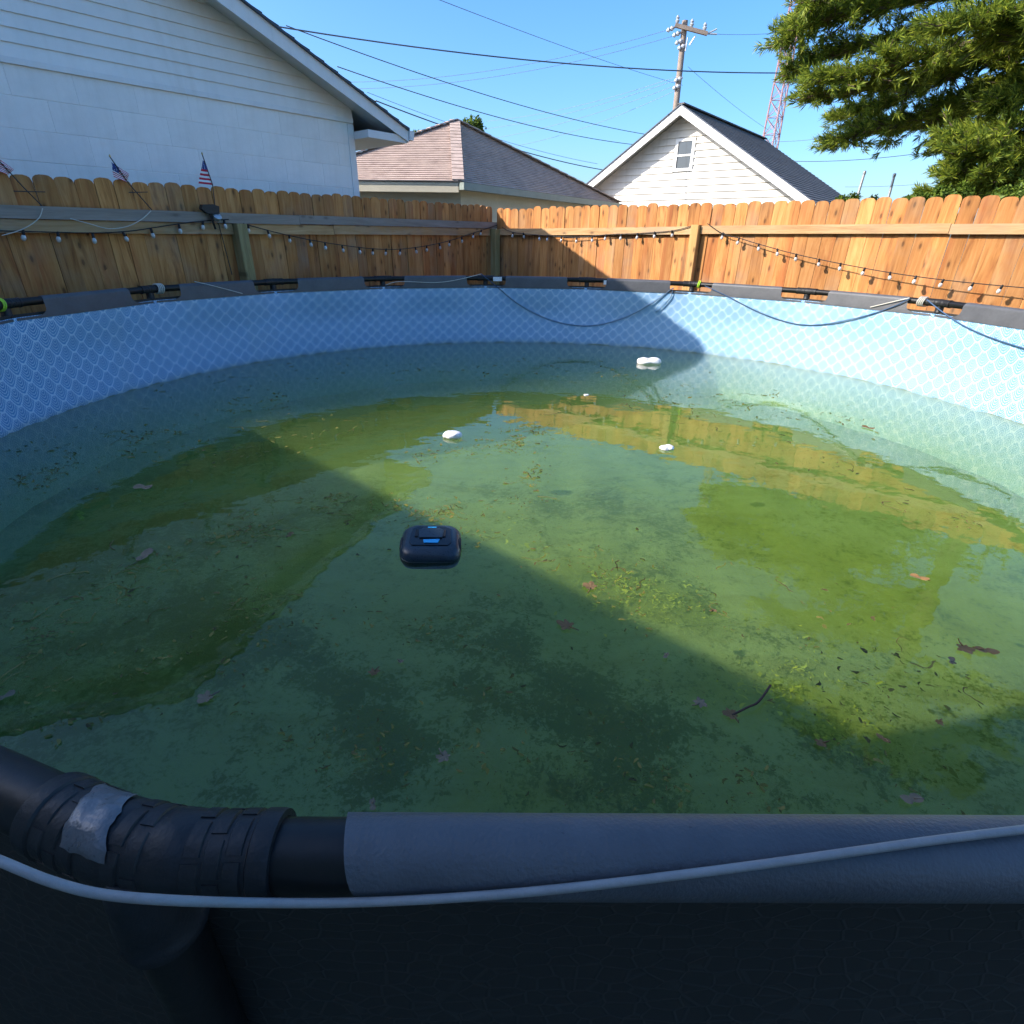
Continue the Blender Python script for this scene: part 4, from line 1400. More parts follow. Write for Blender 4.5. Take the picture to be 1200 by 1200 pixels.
# weed drifts and algae films lying on the pool floor
def drifts(name, label, mat, clusters, seed, zmax):
    rnd = random.Random(seed)
    mb = MB()
    for pts, sg, cnt in clusters:
        segs = list(zip(pts, pts[1:])) if len(pts) > 1 else [(pts[0], pts[0])]
        for i in range(int(cnt * 1.3)):
            (x0, y0), (x1, y1) = rnd.choice(segs)
            k = rnd.random()
            lump_ = 0.6 + 0.8 * rnd.random()
            x, y = x0 + (x1 - x0) * k + rnd.gauss(0, sg * lump_), y0 + (y1 - y0) * k + rnd.gauss(0, sg * 0.55 * lump_)
            zz = Z_FLOOR + 0.04 + rnd.uniform(0.0, zmax)
            p = on_z(x, y, zz) - POOL
            if p.xy.length > R - 0.12 or noise.fractal((p.x * 6, p.y * 6, seed), 0.7, 2.0, 4) < rnd.uniform(-0.25, 0.25):
                continue
            sz = rnd.choice((0.003, 0.004, 0.005, 0.007, 0.010, 0.018)) * rnd.uniform(0.7, 1.3)
            a0, el, bend = rnd.uniform(0, pi), rnd.uniform(0.10, 0.55), rnd.uniform(-1.2, 1.2)
            tx, ty = rnd.uniform(-0.4, 0.4), rnd.uniform(-0.4, 0.4)
            n = 7
            vs = []
            for q in range(n):
                a = 2 * pi * q / n
                r_ = sz * rnd.uniform(0.5, 1.0)
                lx, ly = r_ * cos(a), r_ * sin(a) * el
                ly += bend * lx * lx / sz
                vs.append((p.x + lx * cos(a0) - ly * sin(a0), p.y + lx * sin(a0) + ly * cos(a0), zz + lx * tx + ly * ty))
            mb.add(vs, [tuple(range(n))])
    o = mb.build(name, MAT[mat], None, fix=False)
    o.location = (POOL.x, POOL.y, 0)
    tag(o, label, 'algae', kind='stuff')


drifts('weed', 'dark drifts of weed lying on the pool floor in the shade', 'weed', [
    ([(500, 742), (600, 762), (655, 800), (705, 832), (775, 852)], 17, 900), ([(545, 795), (620, 832), (700, 862), (745, 905)], 15, 650), ([(325, 742), (380, 782), (425, 806)], 16, 420),
    ([(235, 690), (300, 742), (255, 800)], 22, 420), ([(560, 560), (645, 592)], 13, 200), ([(690, 575), (770, 612)], 12, 160), ([(430, 830), (475, 872), (440, 905)], 18, 380), ([(620, 905), (780, 945)], 16, 320),
    ([(235, 645), (345, 602)], 14, 260), ([(850, 765), (905, 790)], 12, 70), ([(945, 858), (1035, 902)], 14, 170), ([(830, 850), (890, 885), (955, 935)], 5, 120), ([(1095, 880), (1130, 915), (1165, 950)], 7, 90),
    ([(0, 690), (150, 640), (230, 600)], 26, 420), ([(330, 560), (440, 610)], 14, 160), ([(40, 850), (180, 780)], 26, 300), ([(380, 690), (450, 760)], 14, 160), ([(560, 930), (420, 900)], 14, 160)], 4, 0.05)
drifts('algae', 'yellow-green algae film on the sunlit pool floor', 'algae_yellow', [
    ([(690, 672), (740, 690), (795, 712)], 22, 700), ([(700, 705), (780, 690)], 20, 400), ([(850, 800), (930, 815), (1000, 860)], 26, 420), ([(880, 760), (960, 800)], 24, 200), ([(560, 610), (640, 650)], 20, 200)], 9, 0.02)

# ================================================================== buildings
def courses(mb, A, B, C, D, n, th=0.016):
    """shingled slope: eave A-B, top D-C (D over A); each course steps over the next"""
    A, B, C, D = Vector(A), Vector(B), Vector(C), Vector(D)
    nrm = (B - A).cross(D - A)
    if nrm.length < 1e-6:
        nrm = (B - A).cross(C - A)
    nrm.normalize()
    if nrm.z < 0:
        nrm = -nrm
    for i in range(n):
        t0, t1 = i / n, (i + 1) / n
        a0, b0 = A.lerp(D, t0) + nrm * th, B.lerp(C, t0) + nrm * th
        a1, b1 = A.lerp(D, t1), B.lerp(C, t1)
        a2, b2 = A.lerp(D, t0) - nrm * 0.002, B.lerp(C, t0) - nrm * 0.002
        mb.add([a2, b2, b0, a0, b1, a1], [(0, 1, 2, 3), (3, 2, 4, 5)])
    return mb


def frame_at(o2, ang):
    return Matrix.Translation((o2.x, o2.y, 0)) @ Matrix.Rotation(ang, 4, 'Z')


# ------------------------------------------------------------------ garage beyond the shaded fence
G_ANG = radians(48)
garage = thing('garage', 'white painted block garage with clapboard gable behind the shaded fence', 'garage', (-1.9404, 7.7477, 0), G_ANG)
SP, OV, SL, EZ, FRONT, GD = 3.4, 0.56, 0.415, 2.778, -0.32, 6.2


def g_top(s):
    return EZ + SL * ((s + OV) if s <= SP else (2 * SP - s + OV))


ZS = 2.785
mb = MB()
mb.prism([(0, 0), (-2 * SP, 0), (-2 * SP, ZS), (-SP, g_top(SP) - 0.2), (0, ZS)], GD, Matrix.Translation((0, 0.0024, 0)))
gw = mb.build('wall', MAT['block_paint'], garage)
bh, bl = 0.2245, 0.452
blk_me = {}


def block(w):
    key = round(w, 3)
    if key not in blk_me:
        c = 0.004
        x0, x1, z0, z1 = 0.0006, w - 0.0006, 0.0006, bh - 0.0006
        vs = [(x0, 0.0022, z0), (x1, 0.0022, z0), (x1, 0.0022, z1), (x0, 0.0022, z1), (x0 + c, 0, z0 + c), (x1 - c, 0, z0 + c), (x1 - c, 0, z1 - c), (x0 + c, 0, z1 - c)]
        blk_me[key] = MB().add(vs, [(4, 5, 6, 7), (0, 1, 5, 4), (1, 2, 6, 5), (2, 3, 7, 6), (3, 0, 4, 7)]).data('block', MAT['block_paint'])
    return blk_me[key]


rnd = random.Random(3)
for r_ in range(5):
    z = ZS - bh * (r_ + 1)
    x = 0.0
    first = True
    while x > -2 * SP + 0.05:
        w = bl if not (first and r_ % 2) else bl / 2
        w = min(w, x + 2 * SP)
        first = False
        link('block', block(w), gw, (x - w, rnd.uniform(-0.0010, 0.0003), z))
        x -= w
# gable clapboards
z = ZS + 0.03
MB().box(-2 * SP, 0.0, -0.022, 0.004, ZS - 0.012, ZS + 0.03).build('trim_board', MAT['trim_white'], garage)
while z < g_top(SP) - 0.3:
    hh = 0.098
    s0 = max(0.0, (z + 0.093 - EZ) / SL - OV)
    s1 = max(0.0, (z + hh + 0.093 - EZ) / SL - OV)
    xa, xb, xc, xd = -s0, -(2 * SP - s0), -s1, -(2 * SP - s1)
    vs = [(xc, 0.003, z + hh), (xd, 0.003, z + hh), (xd, -0.004, z + hh), (xc, -0.004, z + hh), (xa, -0.017, z), (xb, -0.017, z), (xb, 0.003, z), (xa, 0.003, z)]
    MB().add(vs, [(0, 1, 2, 3), (3, 2, 5, 4), (4, 5, 6, 7), (0, 3, 4, 7), (1, 6, 5, 2)]).build('clapboard', MAT['siding_white'], garage)
    z += hh
# roof
for sgn in (1, -1):
    def X(s):
        return -s if sgn > 0 else -(2 * SP - s)
    e0, e1 = X(-OV), X(SP)
    zt = g_top(SP)
    mb = MB()
    mb.prism([(e0, EZ - 0.025), (e1, zt - 0.025), (e1, zt - 0.085), (e0, EZ - 0.085)], GD + 0.6, Matrix.Translation((0, FRONT + 0.02, 0)))
    rf = mb.build('roof', MAT['paint_white'], garage)
    courses(MB(), (e0, FRONT - 0.03, EZ - 0.022), (e0, FRONT + GD + 0.65, EZ - 0.022), (e1, FRONT + GD + 0.65, zt - 0.022), (e1, FRONT - 0.03, zt - 0.022), 26, 0.014).build('shingles', MAT['shingle_grey'], rf)
    # barge board with its drip edge, soffit strip behind it
    mb = MB()
    mb.prism([(e0, EZ - 0.028), (e1, zt - 0.028), (e1, zt - 0.200), (e0 - (0.0), EZ - 0.150)], 0.02, Matrix.Translation((0, FRONT - 0.002, 0)))
    mb.build('barge_board', MAT['trim_white'], garage)
    MB().prism([(e0, EZ - 0.018), (e1, zt - 0.018), (e1, zt - 0.036), (e0, EZ - 0.036)], 0.035, Matrix.Translation((0, FRONT - 0.034, 0))).build('drip_edge', MAT['wire_black'], garage)
    MB().prism([(X(-OV + 0.02), EZ - 0.088), (e1, zt - 0.088), (e1, zt - 0.10), (X(-OV + 0.02), EZ - 0.10)], -FRONT - 0.02, Matrix.Translation((0, FRONT + 0.019, 0))).build('soffit', MAT['paint_white'], garage)
    # boxed eave and gutter
    d = 1 if sgn > 0 else -1
    xo, xi = X(-OV), X(0.0)
    MB().prism([(xo, EZ - 0.16), (xi, EZ - 0.16), (xi, EZ - 0.085), (xo, EZ - 0.085)][::d], GD + 0.55, Matrix.Translation((0, FRONT + 0.021, 0))).build('eave_box', MAT['paint_white'], garage)
    MB().prism([(xo + d * 0.002, EZ - 0.035), (xo + d * 0.002, EZ - 0.13), (xo + d * 0.05, EZ - 0.13), (xo + d * 0.075, EZ - 0.035)], GD + 0.6, Matrix.Translation((0, FRONT - 0.03, 0))).build('gutter', MAT['trim_white'], garage)
MB().box(-0.075, 0.004, -0.012, -0.0005, 0.0, ZS - 0.02).build('corner_board', MAT['trim_white'], garage)

# ------------------------------------------------------------------ white gabled house beyond the sunlit fence
wo_ = FENCE_R[0] + Vector((-sin(FENCE_R[1]), cos(FENCE_R[1]))) * 9.7
house = thing('house', 'white gabled house with grey shingle roof and one small attic window', 'house', (wo_.x, wo_.y, 0), FENCE_R[1])
AX, AZ, HS, HW, HD = -2.49, 4.86, 0.612, 4.3, 6.7
HY = 0.46


def h_top(x):
    return AZ - HS * abs(x - AX)


MB().prism([(AX - HW + 0.35, 0), (AX + HW - 0.35, 0), (AX + HW - 0.35, h_top(AX + HW - 0.35) - 0.1), (AX, AZ - 0.12), (AX - HW + 0.35, h_top(AX - HW + 0.35) - 0.1)], HD - 0.5, Matrix.Translation((0, HY + 0.005, 0))).build('wall', MAT['siding_cream'], house)
WX0, WX1, WZ0, WZ1 = -2.655, -2.185, 3.43, 4.10
z = 2.2
while z < AZ - 0.25:
    hh = 0.165
    xl = AX - (AZ - 0.11 - z - hh) / HS
    xr = AX + (AZ - 0.11 - z - hh) / HS
    spans = [(xl, xr)]
    if z + hh > WZ0 - 0.05 and z < WZ1 + 0.05:
        spans = [(xl, WX0 - 0.055), (WX1 + 0.055, xr)]
    for xa, xb in spans:
        if xb - xa < 0.05:
            continue
        vs = [(xa, HY + 0.004, z + hh), (xb, HY + 0.004, z + hh), (xb, HY - 0.004, z + hh), (xa, HY - 0.004, z + hh), (xa, HY - 0.036, z), (xb, HY - 0.036, z), (xb, HY + 0.004, z), (xa, HY + 0.004, z)]
        MB().add(vs, [(0, 1, 2, 3), (3, 2, 5, 4), (4, 5, 6, 7), (0, 3, 4, 7), (1, 6, 5, 2)]).build('clapboard', MAT['siding_cream'], house)
    z += hh
win = MB()
for x0, x1, z0, z1 in ((WX0 - 0.05, WX0 + 0.03, WZ0 - 0.05, WZ1 + 0.05), (WX1 - 0.03, WX1 + 0.05, WZ0 - 0.05, WZ1 + 0.05), (WX0 + 0.03, WX1 - 0.03, WZ1 - 0.02, WZ1 + 0.05), (WX0 + 0.03, WX1 - 0.03, WZ0 - 0.05, WZ0 + 0.02)):
    win.box(x0, x1, HY - 0.05, HY + 0.004, z0, z1)
wfr = win.build('window', MAT['trim_white'], house)
zm = (WZ0 + WZ1) / 2 - 0.01
MB().box(WX0 + 0.03, WX1 - 0.03, HY - 0.042, HY - 0.01, zm - 0.022, zm + 0.022).build('sash_rail', MAT['trim_white'], wfr)
MB().box(WX0 + 0.03, WX1 - 0.03, HY - 0.022, HY - 0.016, zm + 0.022, WZ1 - 0.02).build('pane', MAT['window_glass'], wfr)
MB().box(WX0 + 0.03, WX1 - 0.03, HY - 0.016, HY - 0.010, WZ0 + 0.02, zm - 0.022).build('pane', MAT['window_glass'], wfr)
for d in (-1, 1):
    xe, ze = AX + d * HW, h_top(AX + d * HW)
    rf = MB().prism([(xe, ze - 0.02), (AX, AZ - 0.02), (AX, AZ - 0.09), (xe, ze - 0.09)], HD, Matrix.Translation((0, 0.022, 0))).build('roof', MAT['paint_white'], house)
    courses(MB(), (xe, -0.02, ze - 0.015), (xe, HD + 0.05, ze - 0.015), (AX, HD + 0.05, AZ - 0.015), (AX, -0.02, AZ - 0.015), 34, 0.014).build('shingles', MAT['shingle_grey'], rf)
    MB().prism([(xe, ze - 0.02), (AX, AZ - 0.02), (AX, AZ - 0.235), (xe, ze - 0.235)], 0.022, Matrix.Translation((0, -0.001, 0))).build('barge_board', MAT['trim_white'], house)
    MB().prism([(xe, ze + 0.004), (AX, AZ + 0.004), (AX, AZ - 0.024), (xe, ze - 0.024)], 0.03, Matrix.Translation((0, -0.032, 0))).build('drip_edge', MAT['wire_black'], house)
MB().bar((AX, -0.03, AZ + 0.004), (AX, HD + 0.05, AZ + 0.004), 0.2, 0.03).build('ridge_cap', MAT['shingle_grey'], house)

# ------------------------------------------------------------------ brown hip-roofed house between them
cz = 2.63
Cn = at(-5.33, 13.0, 0)
Cn.z = cz
Rt = at(9.1, 19.3, 0)
Rt.z = cz
Lf = Cn + Vector((-3.7, 0.30, 0))
Ap = at(-5.5, 15.6, 0.1575)
Bk = Vector((-1.6, 19.6, cz))
hip = thing('hip_house', 'low beige house with brown hip roof, between the garage and the white house', 'house', (Cn.x, Cn.y, 0))
o0 = Vector((Cn.x, Cn.y, 0))
faces = [(Cn, Rt, 34), (Lf, Cn, 34), (Rt, Bk, 20), (Bk, Lf, 20)]
for k, (a, b, n) in enumerate(faces):
    courses(MB(), a - o0, b - o0, Ap - o0, Ap - o0, n, 0.018).build('roof_slope', MAT['shingle_brown'], hip)
for a in (Cn, Rt, Lf):
    pts = [a.lerp(Ap, t) - o0 + Vector((0, 0, 0.02)) for t in [i / 18 for i in range(19)]]
    mb = MB()
    for q0, q1 in zip(pts, pts[1:]):
        mb.bar(q0 + Vector((0, 0, 0.012)), q1.lerp(q0, -0.02), 0.24, 0.022)
    mb.build('hip_cap', MAT['shingle_brown'], hip)
cen = (Cn + Rt + Lf + Bk) / 4


def inset(p, k):
    q = p + (cen - p).normalized() * k
    return q


def wall_between(a, b, name, mat, z0, z1, k):
    a, b = inset(a, k) - o0, inset(b, k) - o0
    mb = MB()
    d = (b - a).normalized()
    nn = Vector((-d.y, d.x, 0)) * 0.1
    vs = [Vector((p.x, p.y, z)) + q for z in (z0, z1) for p, q in ((a, nn * 0), (b, nn * 0), (b, nn), (a, nn))]
    mb.add(vs, [(0, 3, 2, 1), (4, 5, 6, 7), (0, 1, 5, 4), (1, 2, 6, 5), (2, 3, 7, 6), (3, 0, 4, 7)])
    return mb.build(name, MAT[mat], hip)


for a, b in ((Cn, Rt), (Lf, Cn), (Rt, Bk), (Bk, Lf)):
    wall_between(a, b, 'wall', 'wall_beige', 0, cz - 0.06, 0.42)
wall_between(Lf, Cn, 'fascia', 'wall_beige', cz - 0.19, cz - 0.012, 0.04)
# soffit
sof = MB()
sof.add([inset(p, 0.03) - o0 - Vector((0, 0, 0.13 if 0 else 0.06)) for p in (Cn, Rt, Bk, Lf)], [(0, 1, 2, 3)])
sof.build('soffit', MAT['wall_beige'], hip)
# gutter along the receding eave, with a dented end
ga, gb = Cn - o0 + Vector((0.02, 0.02, -0.08)), Rt - o0 + Vector((0, 0, -0.08))
out = Vector(((gb - ga).y, -(gb - ga).x, 0)).normalized() * 0.06
MB().bar(ga + out, gb + out, 0.12, 0.13).build('gutter', MAT['gutter_green'], hip)
MB().add([Vector((-0.02, -0.07, -0.16)), Vector((-0.16, -0.02, -0.10)), Vector((-0.14, 0.02, 0.03)), Vector((0.05, -0.05, 0.05)), Vector((0.03, -0.12, -0.17)), Vector((0.0, 0.02, -0.05))],
         [(0, 1, 2, 3), (0, 3, 4), (0, 4, 5, 1), (2, 5, 4, 3), (1, 5, 2)]).build('gutter_end', MAT['trim_white'], hip)
vp = pix(575, 236, 14.3)
MB().tube([(vp.x - o0.x, vp.y - o0.y, 2.1), (vp.x - o0.x, vp.y - o0.y, vp.z - 0.03), (vp.x - o0.x, vp.y - o0.y, vp.z + 0.14)], [0.03, 0.03, 0.045], 10).build('vent_pipe', MAT['brass'], hip)

# ------------------------------------------------------------------ the home behind the camera that shades the near side of the pool
home = thing('home', 'tan stucco home standing behind the viewer, shading the near water', 'house', (-4.715, 1.16, 0), radians(-43))
H0, H1, HB = -2.2, 11.0, 7.5
EVE = 3.2
MB().box(H0, 1.27, -HB, -0.45, 0, EVE - 0.05).build('wall', MAT['stucco'], home)
rf = MB().prism([(0, EVE), (-HB / 2, EVE + 1.35), (-HB, EVE), (-HB, EVE - 0.12), (-HB / 2, EVE + 1.2), (0, EVE - 0.12)], 1.27 - H0, Matrix.Translation((H0, 0, 0)) @ Matrix.Rotation(radians(90), 4, 'Z') @ Matrix.Scale(-1, 4, (0, 1, 0))).build('roof', MAT['shingle_grey'], home)
MB().box(1.30, H1, -HB, -0.06, 0, 4.6).build('upper_wall', MAT['stucco'], home)
MB().prism([(0, 4.62), (-HB / 2, 6.0), (-HB, 4.62), (-HB, 4.5), (-HB / 2, 5.85), (0, 4.5)], H1 - 1.30, Matrix.Translation((1.30, 0, 0)) @ Matrix.Rotation(radians(90), 4, 'Z') @ Matrix.Scale(-1, 4, (0, 1, 0))).build('upper_roof', MAT['shingle_grey'], home)

# ================================================================== pole, tower, wires
PD = 30.0
pb, ptp = at(13.25, PD, 0), at(12.95, PD, 0.272)
pole = thing('utility_pole', 'leaning wooden utility pole with crossarm above the white gable', 'utility pole', (pb.x, pb.y, 0))
o0 = Vector((pb.x, pb.y, 0))
MB().tube([(0, 0, 0), ptp - o0], [0.15, 0.115], 10).build('shaft', MAT['pole_wood'], pole, True)
aL, aR = pix(791, 29.5, PD - 0.25), pix(829, 39.5, PD - 0.1)
MB().bar(aL - o0, aR - o0, 0.12, 0.13).build('crossarm', MAT['pole_wood'], pole)
for t in (0.06, 0.5, 0.9):
    q = aL.lerp(aR, t) - o0
    MB().lathe([(0.03, 0.06), (0.06, 0.1), (0.09, 0.16), (0.05, 0.2), (0.08, 0.25), (0.03, 0.33)], 8, Matrix.Translation(q)).build('insulator', MAT['insulator'], pole, True)
for x, y in ((786, 34), (793, 40), (796, 49), (799, 55), (795, 93), (793, 102)):
    q = pix(x, y, PD - 0.1) - o0
    MB().lathe([(0.03, -0.18), (0.09, -0.1), (0.05, -0.03), (0.09, 0.05), (0.03, 0.18)], 8, Matrix.Translation(q) @ Matrix.Rotation(radians(70), 4, 'Y')).build('insulator', MAT['insulator'], pole, True)
for a, b in (((806, 44), (803, 60)), ((815, 42), (808, 53))):
    MB().tube([pix(*a, PD - 0.1) - o0, pix(*b, PD - 0.1) - o0], 0.03, 6).build('brace', MAT['metal_grey'], pole)
for x, y in ((840, 40), (840, 34)):
    q = pix(x, y, PD) - o0
    MB().tube([aR - o0, q], 0.03, 6).build('bracket', MAT['insulator'], pole)

TD = 75.0
tb, tt = at(20.9, TD, 0.0), at(20.9, TD, 0.42)
tower = thing('lattice_tower', 'tall reddish steel lattice tower rising behind the pine', 'tower', (tb.x, tb.y, 0))
hgt = 36.0


def tw_pt(k, z):
    wdt = 1.75 * (1 - z / hgt * 0.78)
    a = radians(20 + 120 * k)
    return Vector((wdt * cos(a) * 0.72, wdt * sin(a) * 0.72, z))


for k in range(3):
    MB().tube([tw_pt(k, 0), tw_pt(k, hgt)], 0.085, 6).build('leg', MAT['tower_steel'], tower)
mb = MB()
zz = 0.0
while zz < hgt - 1.5:
    st = 1.5
    for k in range(3):
        a, b = k, (k + 1) % 3
        mb.tube([tw_pt(a, zz), tw_pt(b, zz + st)], 0.038, 4)
        mb.tube([tw_pt(b, zz), tw_pt(a, zz + st)], 0.038, 4)
        mb.tube([tw_pt(a, zz), tw_pt(b, zz)], 0.032, 4)
    zz += st
lb = mb.build('bracing', MAT['tower_steel'], tower)
lb['kind'] = 'stuff'

GW = 'overhead wires'


def wire(label, p0, p1, sag, rad, mat='wire_pale', mids=None):
    """p0, p1 = (pixel x, pixel y, distance)"""
    a, b = pix(*p0), pix(*p1)
    pts = []
    for i in range(25):
        t = i / 24
        q = a.lerp(b, t)
        q.z -= sag * 4 * t * (1 - t)
        pts.append(q - a)
    o = MB().tube(pts, rad, 5).build('wire', MAT[mat], None, True)
    o.location = a
    tag(o, label, 'wire', GW)


wire('thickest black cable crossing the sky from garage roof to the pine', (300, 27, 16), (1000, 84, 22), 0.30, 0.0145, 'wire_black')
wire('dark wire falling from the garage roof to the white gable, upper of two', (335, 30, 18), (760, 158, 30), 0.25, 0.0119, 'wire_black')
wire('dark wire falling from the garage roof to the white gable, lower of two', (395, 78, 18), (748, 170, 30), 0.25, 0.0119, 'wire_black')
wire('black cable passing behind the brown hip roof to the white gable', (440, 118, 20), (712, 200, 30), 0.2, 0.0172, 'wire_black')
wire('thin wire just above the black cable behind the brown hip roof', (430, 108, 22), (700, 192, 30), 0.2, 0.0079)
wire('faint wire coming down from the top edge of the sky', (505, -4, 20), (800, 100, 40), 0.1, 0.0092)
wire('faint upper wire running left from the pole crossarm', (786, 34, 30), (380, 96, 34), 0.5, 0.0092)
wire('faint lower wire running left from the pole crossarm', (793, 41, 30), (380, 104, 34), 0.5, 0.0092)
wire('topmost faint wire of the fan below the crossarm', (798, 88, 30), (570, 142, 36), 0.25, 0.0086)
wire('second faint wire of the fan below the crossarm', (797, 92, 30), (560, 152, 36), 0.25, 0.0086)
wire('third faint wire of the fan below the crossarm', (797, 98, 30), (560, 165, 36), 0.25, 0.0086)
wire('lowest faint wire of the fan below the crossarm', (796, 104, 30), (600, 172, 36), 0.25, 0.0086)
wire('thin wire from the crossarm end into the pine', (840, 40, 30), (960, 32, 34), 0.1, 0.0079)
wire('guy wire slanting from the pole to the lattice tower', (806, 78, 30), (900, 152, 46), 0.1, 0.0079)
wire('wire low in the sky under the pine branches, right of the grey roof', (930, 189, 28), (1130, 172, 24), 0.12, 0.0106, 'wire_black')
wire('pale wire beside the foot of the lattice tower', (905, 166, 34), (1010, 154, 34), 0.1, 0.0106)
wire('lowest thin wire strung past the two metal posts', (990, 219, 16), (1120, 212, 16), 0.03, 0.0046)
for lab, (x0, y0), (x1, y1) in (('thin grey metal post leaning beyond the fence beside the grey roof', (1013, 203), (1003, 236)), ('thin grey metal post beyond the fence, nearer the pine', (1048, 206), (1040, 236))):
    a, b = pix(x0, y0, 13.0), pix(x1, y1, 13.0)
    b2 = b + (b - a) * ((b.z - 0.0) / (a.z - b.z))
    o = MB().tube([(0, 0, 0), a - b2], 0.022, 10).lathe([(0.0225, -0.02), (0.027, 0.0), (0.025, 0.03), (0.01, 0.04)], 10, Matrix.Translation(a - b2)).build('metal_post', MAT['metal_grey'], None, True)
    o.location = b2
    tag(o, lab, 'post', 'thin metal posts beyond the fence')

# ================================================================== trees
def tuft(mb, p, d, rnd, length, n, width):
    d = d.normalized()
    s = d.cross(Vector((0, 0, 1)))
    s = s.normalized() if s.length > 1e-3 else Vector((1, 0, 0))
    u = s.cross(d)
    for i in range(n):
        a = rnd.uniform(0, 2 * pi)
        sp = rnd.uniform(0.25, 0.95)
        q = (d * (1.05 - 0.35 * sp) + (s * cos(a) + u * sin(a)) * sp).normalized()
        L = length * rnd.uniform(0.7, 1.15)
        w = q.cross(Vector((rnd.uniform(-1, 1), rnd.uniform(-1, 1), rnd.uniform(-1, 1))))
        if w.length < 1e-3:
            continue
        w = w.normalized() * width
        b = p + d * rnd.uniform(-0.05, 0.03)
        tip = b + q * L
        m_ = b + q * L * 0.45
        mb.add([b - w * 0.25, m_ - w, tip, m_ + w], [(0, 1, 2, 3)])


def needle_branch(mb, wood_mb, pts, rnd, r0, dens=1.0, twig=0.8):
    pts = smooth_pts(pts, 6)
    n = len(pts)
    wood_mb.tube(pts, [r0 * (1 - 0.85 * i / (n - 1)) + 0.006 for i in range(n)], 6)
    for i in range(1, n):
        p = pts[i]
        d = (pts[i] - pts[i - 1]).normalized()
        k = i / (n - 1)
        if k < 0.10:
            continue
        for q in range(max(1, round(5.0 * dens))):
            ang = rnd.uniform(0, 2 * pi)
            side = Vector((cos(ang), sin(ang), rnd.uniform(-0.35, 0.45)))
            td = (d * rnd.uniform(0.3, 1.0) + side * rnd.uniform(0.4, 0.9)).normalized()
            L = twig * rnd.uniform(0.35, 1.0) * (1.1 - 0.65 * k)
            tp = [p, p + td * L * 0.5 + Vector((0, 0, -0.02)), p + td * L + Vector((0, 0, 0.05 * L))]
            wood_mb.tube(tp, [0.010, 0.007, 0.004], 4)
            m = max(2, int(L / 0.085))
            for j in range(m + 1):
                t = j / m
                if t < 0.2:
                    continue
                pp = tp[0].lerp(tp[1], t * 2) if t < 0.5 else tp[1].lerp(tp[2], t * 2 - 1)
                jit = Vector((rnd.uniform(-1, 1), rnd.uniform(-1, 1), rnd.uniform(-0.6, 0.8))) * 0.05
                tuft(mb, pp + jit, td + Vector((rnd.uniform(-0.6, 0.6), rnd.uniform(-0.6, 0.6), rnd.uniform(-0.1, 0.6))), rnd, 0.115, 22, 0.0062)


TRK = at(42.5, 11.6, 0)
pine = thing('pine_tree', 'big pine whose needled boughs hang over the sunlit fence', 'pine tree', (TRK.x, TRK.y, 0))
o0 = Vector((TRK.x, TRK.y, 0))
tp_ = [Vector((0, 0, 0)), Vector((0.05, 0, 3)), Vector((-0.05, 0.05, 6)), Vector((0.02, 0, 9.5))]
MB().tube(smooth_pts(tp_, 5), [0.24 - 0.011 * i for i in range(16)], 12).build('trunk', MAT['bark'], pine, True)
rnd = random.Random(21)
ndl, wd = MB(), MB()
LIMBS = [
    [(1290, -30, 11.6), (1150, -15, 11.0), (1030, 5, 10.6), (945, 22, 10.4), (897, 44, 10.4)],
    [(1290, 0, 11.6), (1140, 25, 11.2), (1030, 45, 11.0), (950, 65, 10.9), (912, 80, 10.9)],
    [(1290, 15, 11.6), (1180, 55, 11.0), (1080, 85, 10.7), (990, 105, 10.5), (928, 112, 10.4)],
    [(1290, 30, 11.6), (1190, 82, 11.3), (1100, 120, 11.0), (1020, 145, 10.8), (958, 165, 10.7)],
    [(1290, 40, 11.6), (1200, 95, 11.8), (1120, 132, 11.9), (1050, 148, 11.9), (990, 150, 11.9)],
    [(1290, -60, 11.6), (1180, -60, 10.9), (1080, -50, 10.4), (990, -30, 10.2), (930, 0, 10.1)],
    [(1290, -20, 11.6), (1230, 0, 10.2), (1160, 20, 9.6), (1090, 28, 9.3)],
    [(1290, 90, 11.6), (1230, 130, 10.8), (1160, 150, 10.2), (1100, 160, 9.9)],
    [(1290, 130, 11.6), (1230, 170, 10.6), (1160, 180, 10.0), (1110, 178, 9.7)],
    [(1290, 150, 11.6), (1210, 190, 10.6), (1150, 205, 10.1), (1100, 205, 9.9)],
    [(1290, 170, 11.6), (1210, 205, 10.8), (1140, 222, 10.4), (1085, 226, 10.3)],
    [(1290, 100, 11.6), (1240, 90, 10.8), (1190, 105, 10.4), (1150, 118, 10.3)],
    [(1290, 60, 11.6), (1240, 45, 10.2), (1195, 35, 9.8), (1150, 25, 9.6)],
    [(1290, -45, 11.6), (1160, -30, 11.4), (1040, -12, 11.3), (960, 5, 11.2), (915, 25, 11.2)],
    [(1290, 5, 11.6), (1150, 45, 10.6), (1050, 70, 10.2), (985, 85, 10.1), (940, 92, 10.0)],
    [(1290, 20, 11.6), (1170, 60, 11.9), (1070, 100, 12.0), (1010, 122, 12.0), (965, 135, 12.0)],
    [(1290, 110, 11.6), (1220, 150, 11.5), (1150, 165, 11.3), (1095, 172, 11.2)],
]
for L in LIMBS:
    L = [(q[0] + (0, 8, 16, 24, 26)[min(i_, 4)], q[1], q[2]) for i_, q in enumerate(L)]
    needle_branch(ndl, wd, [pix(*q) - o0 for q in L], rnd, 0.055, 1.15, 0.85)
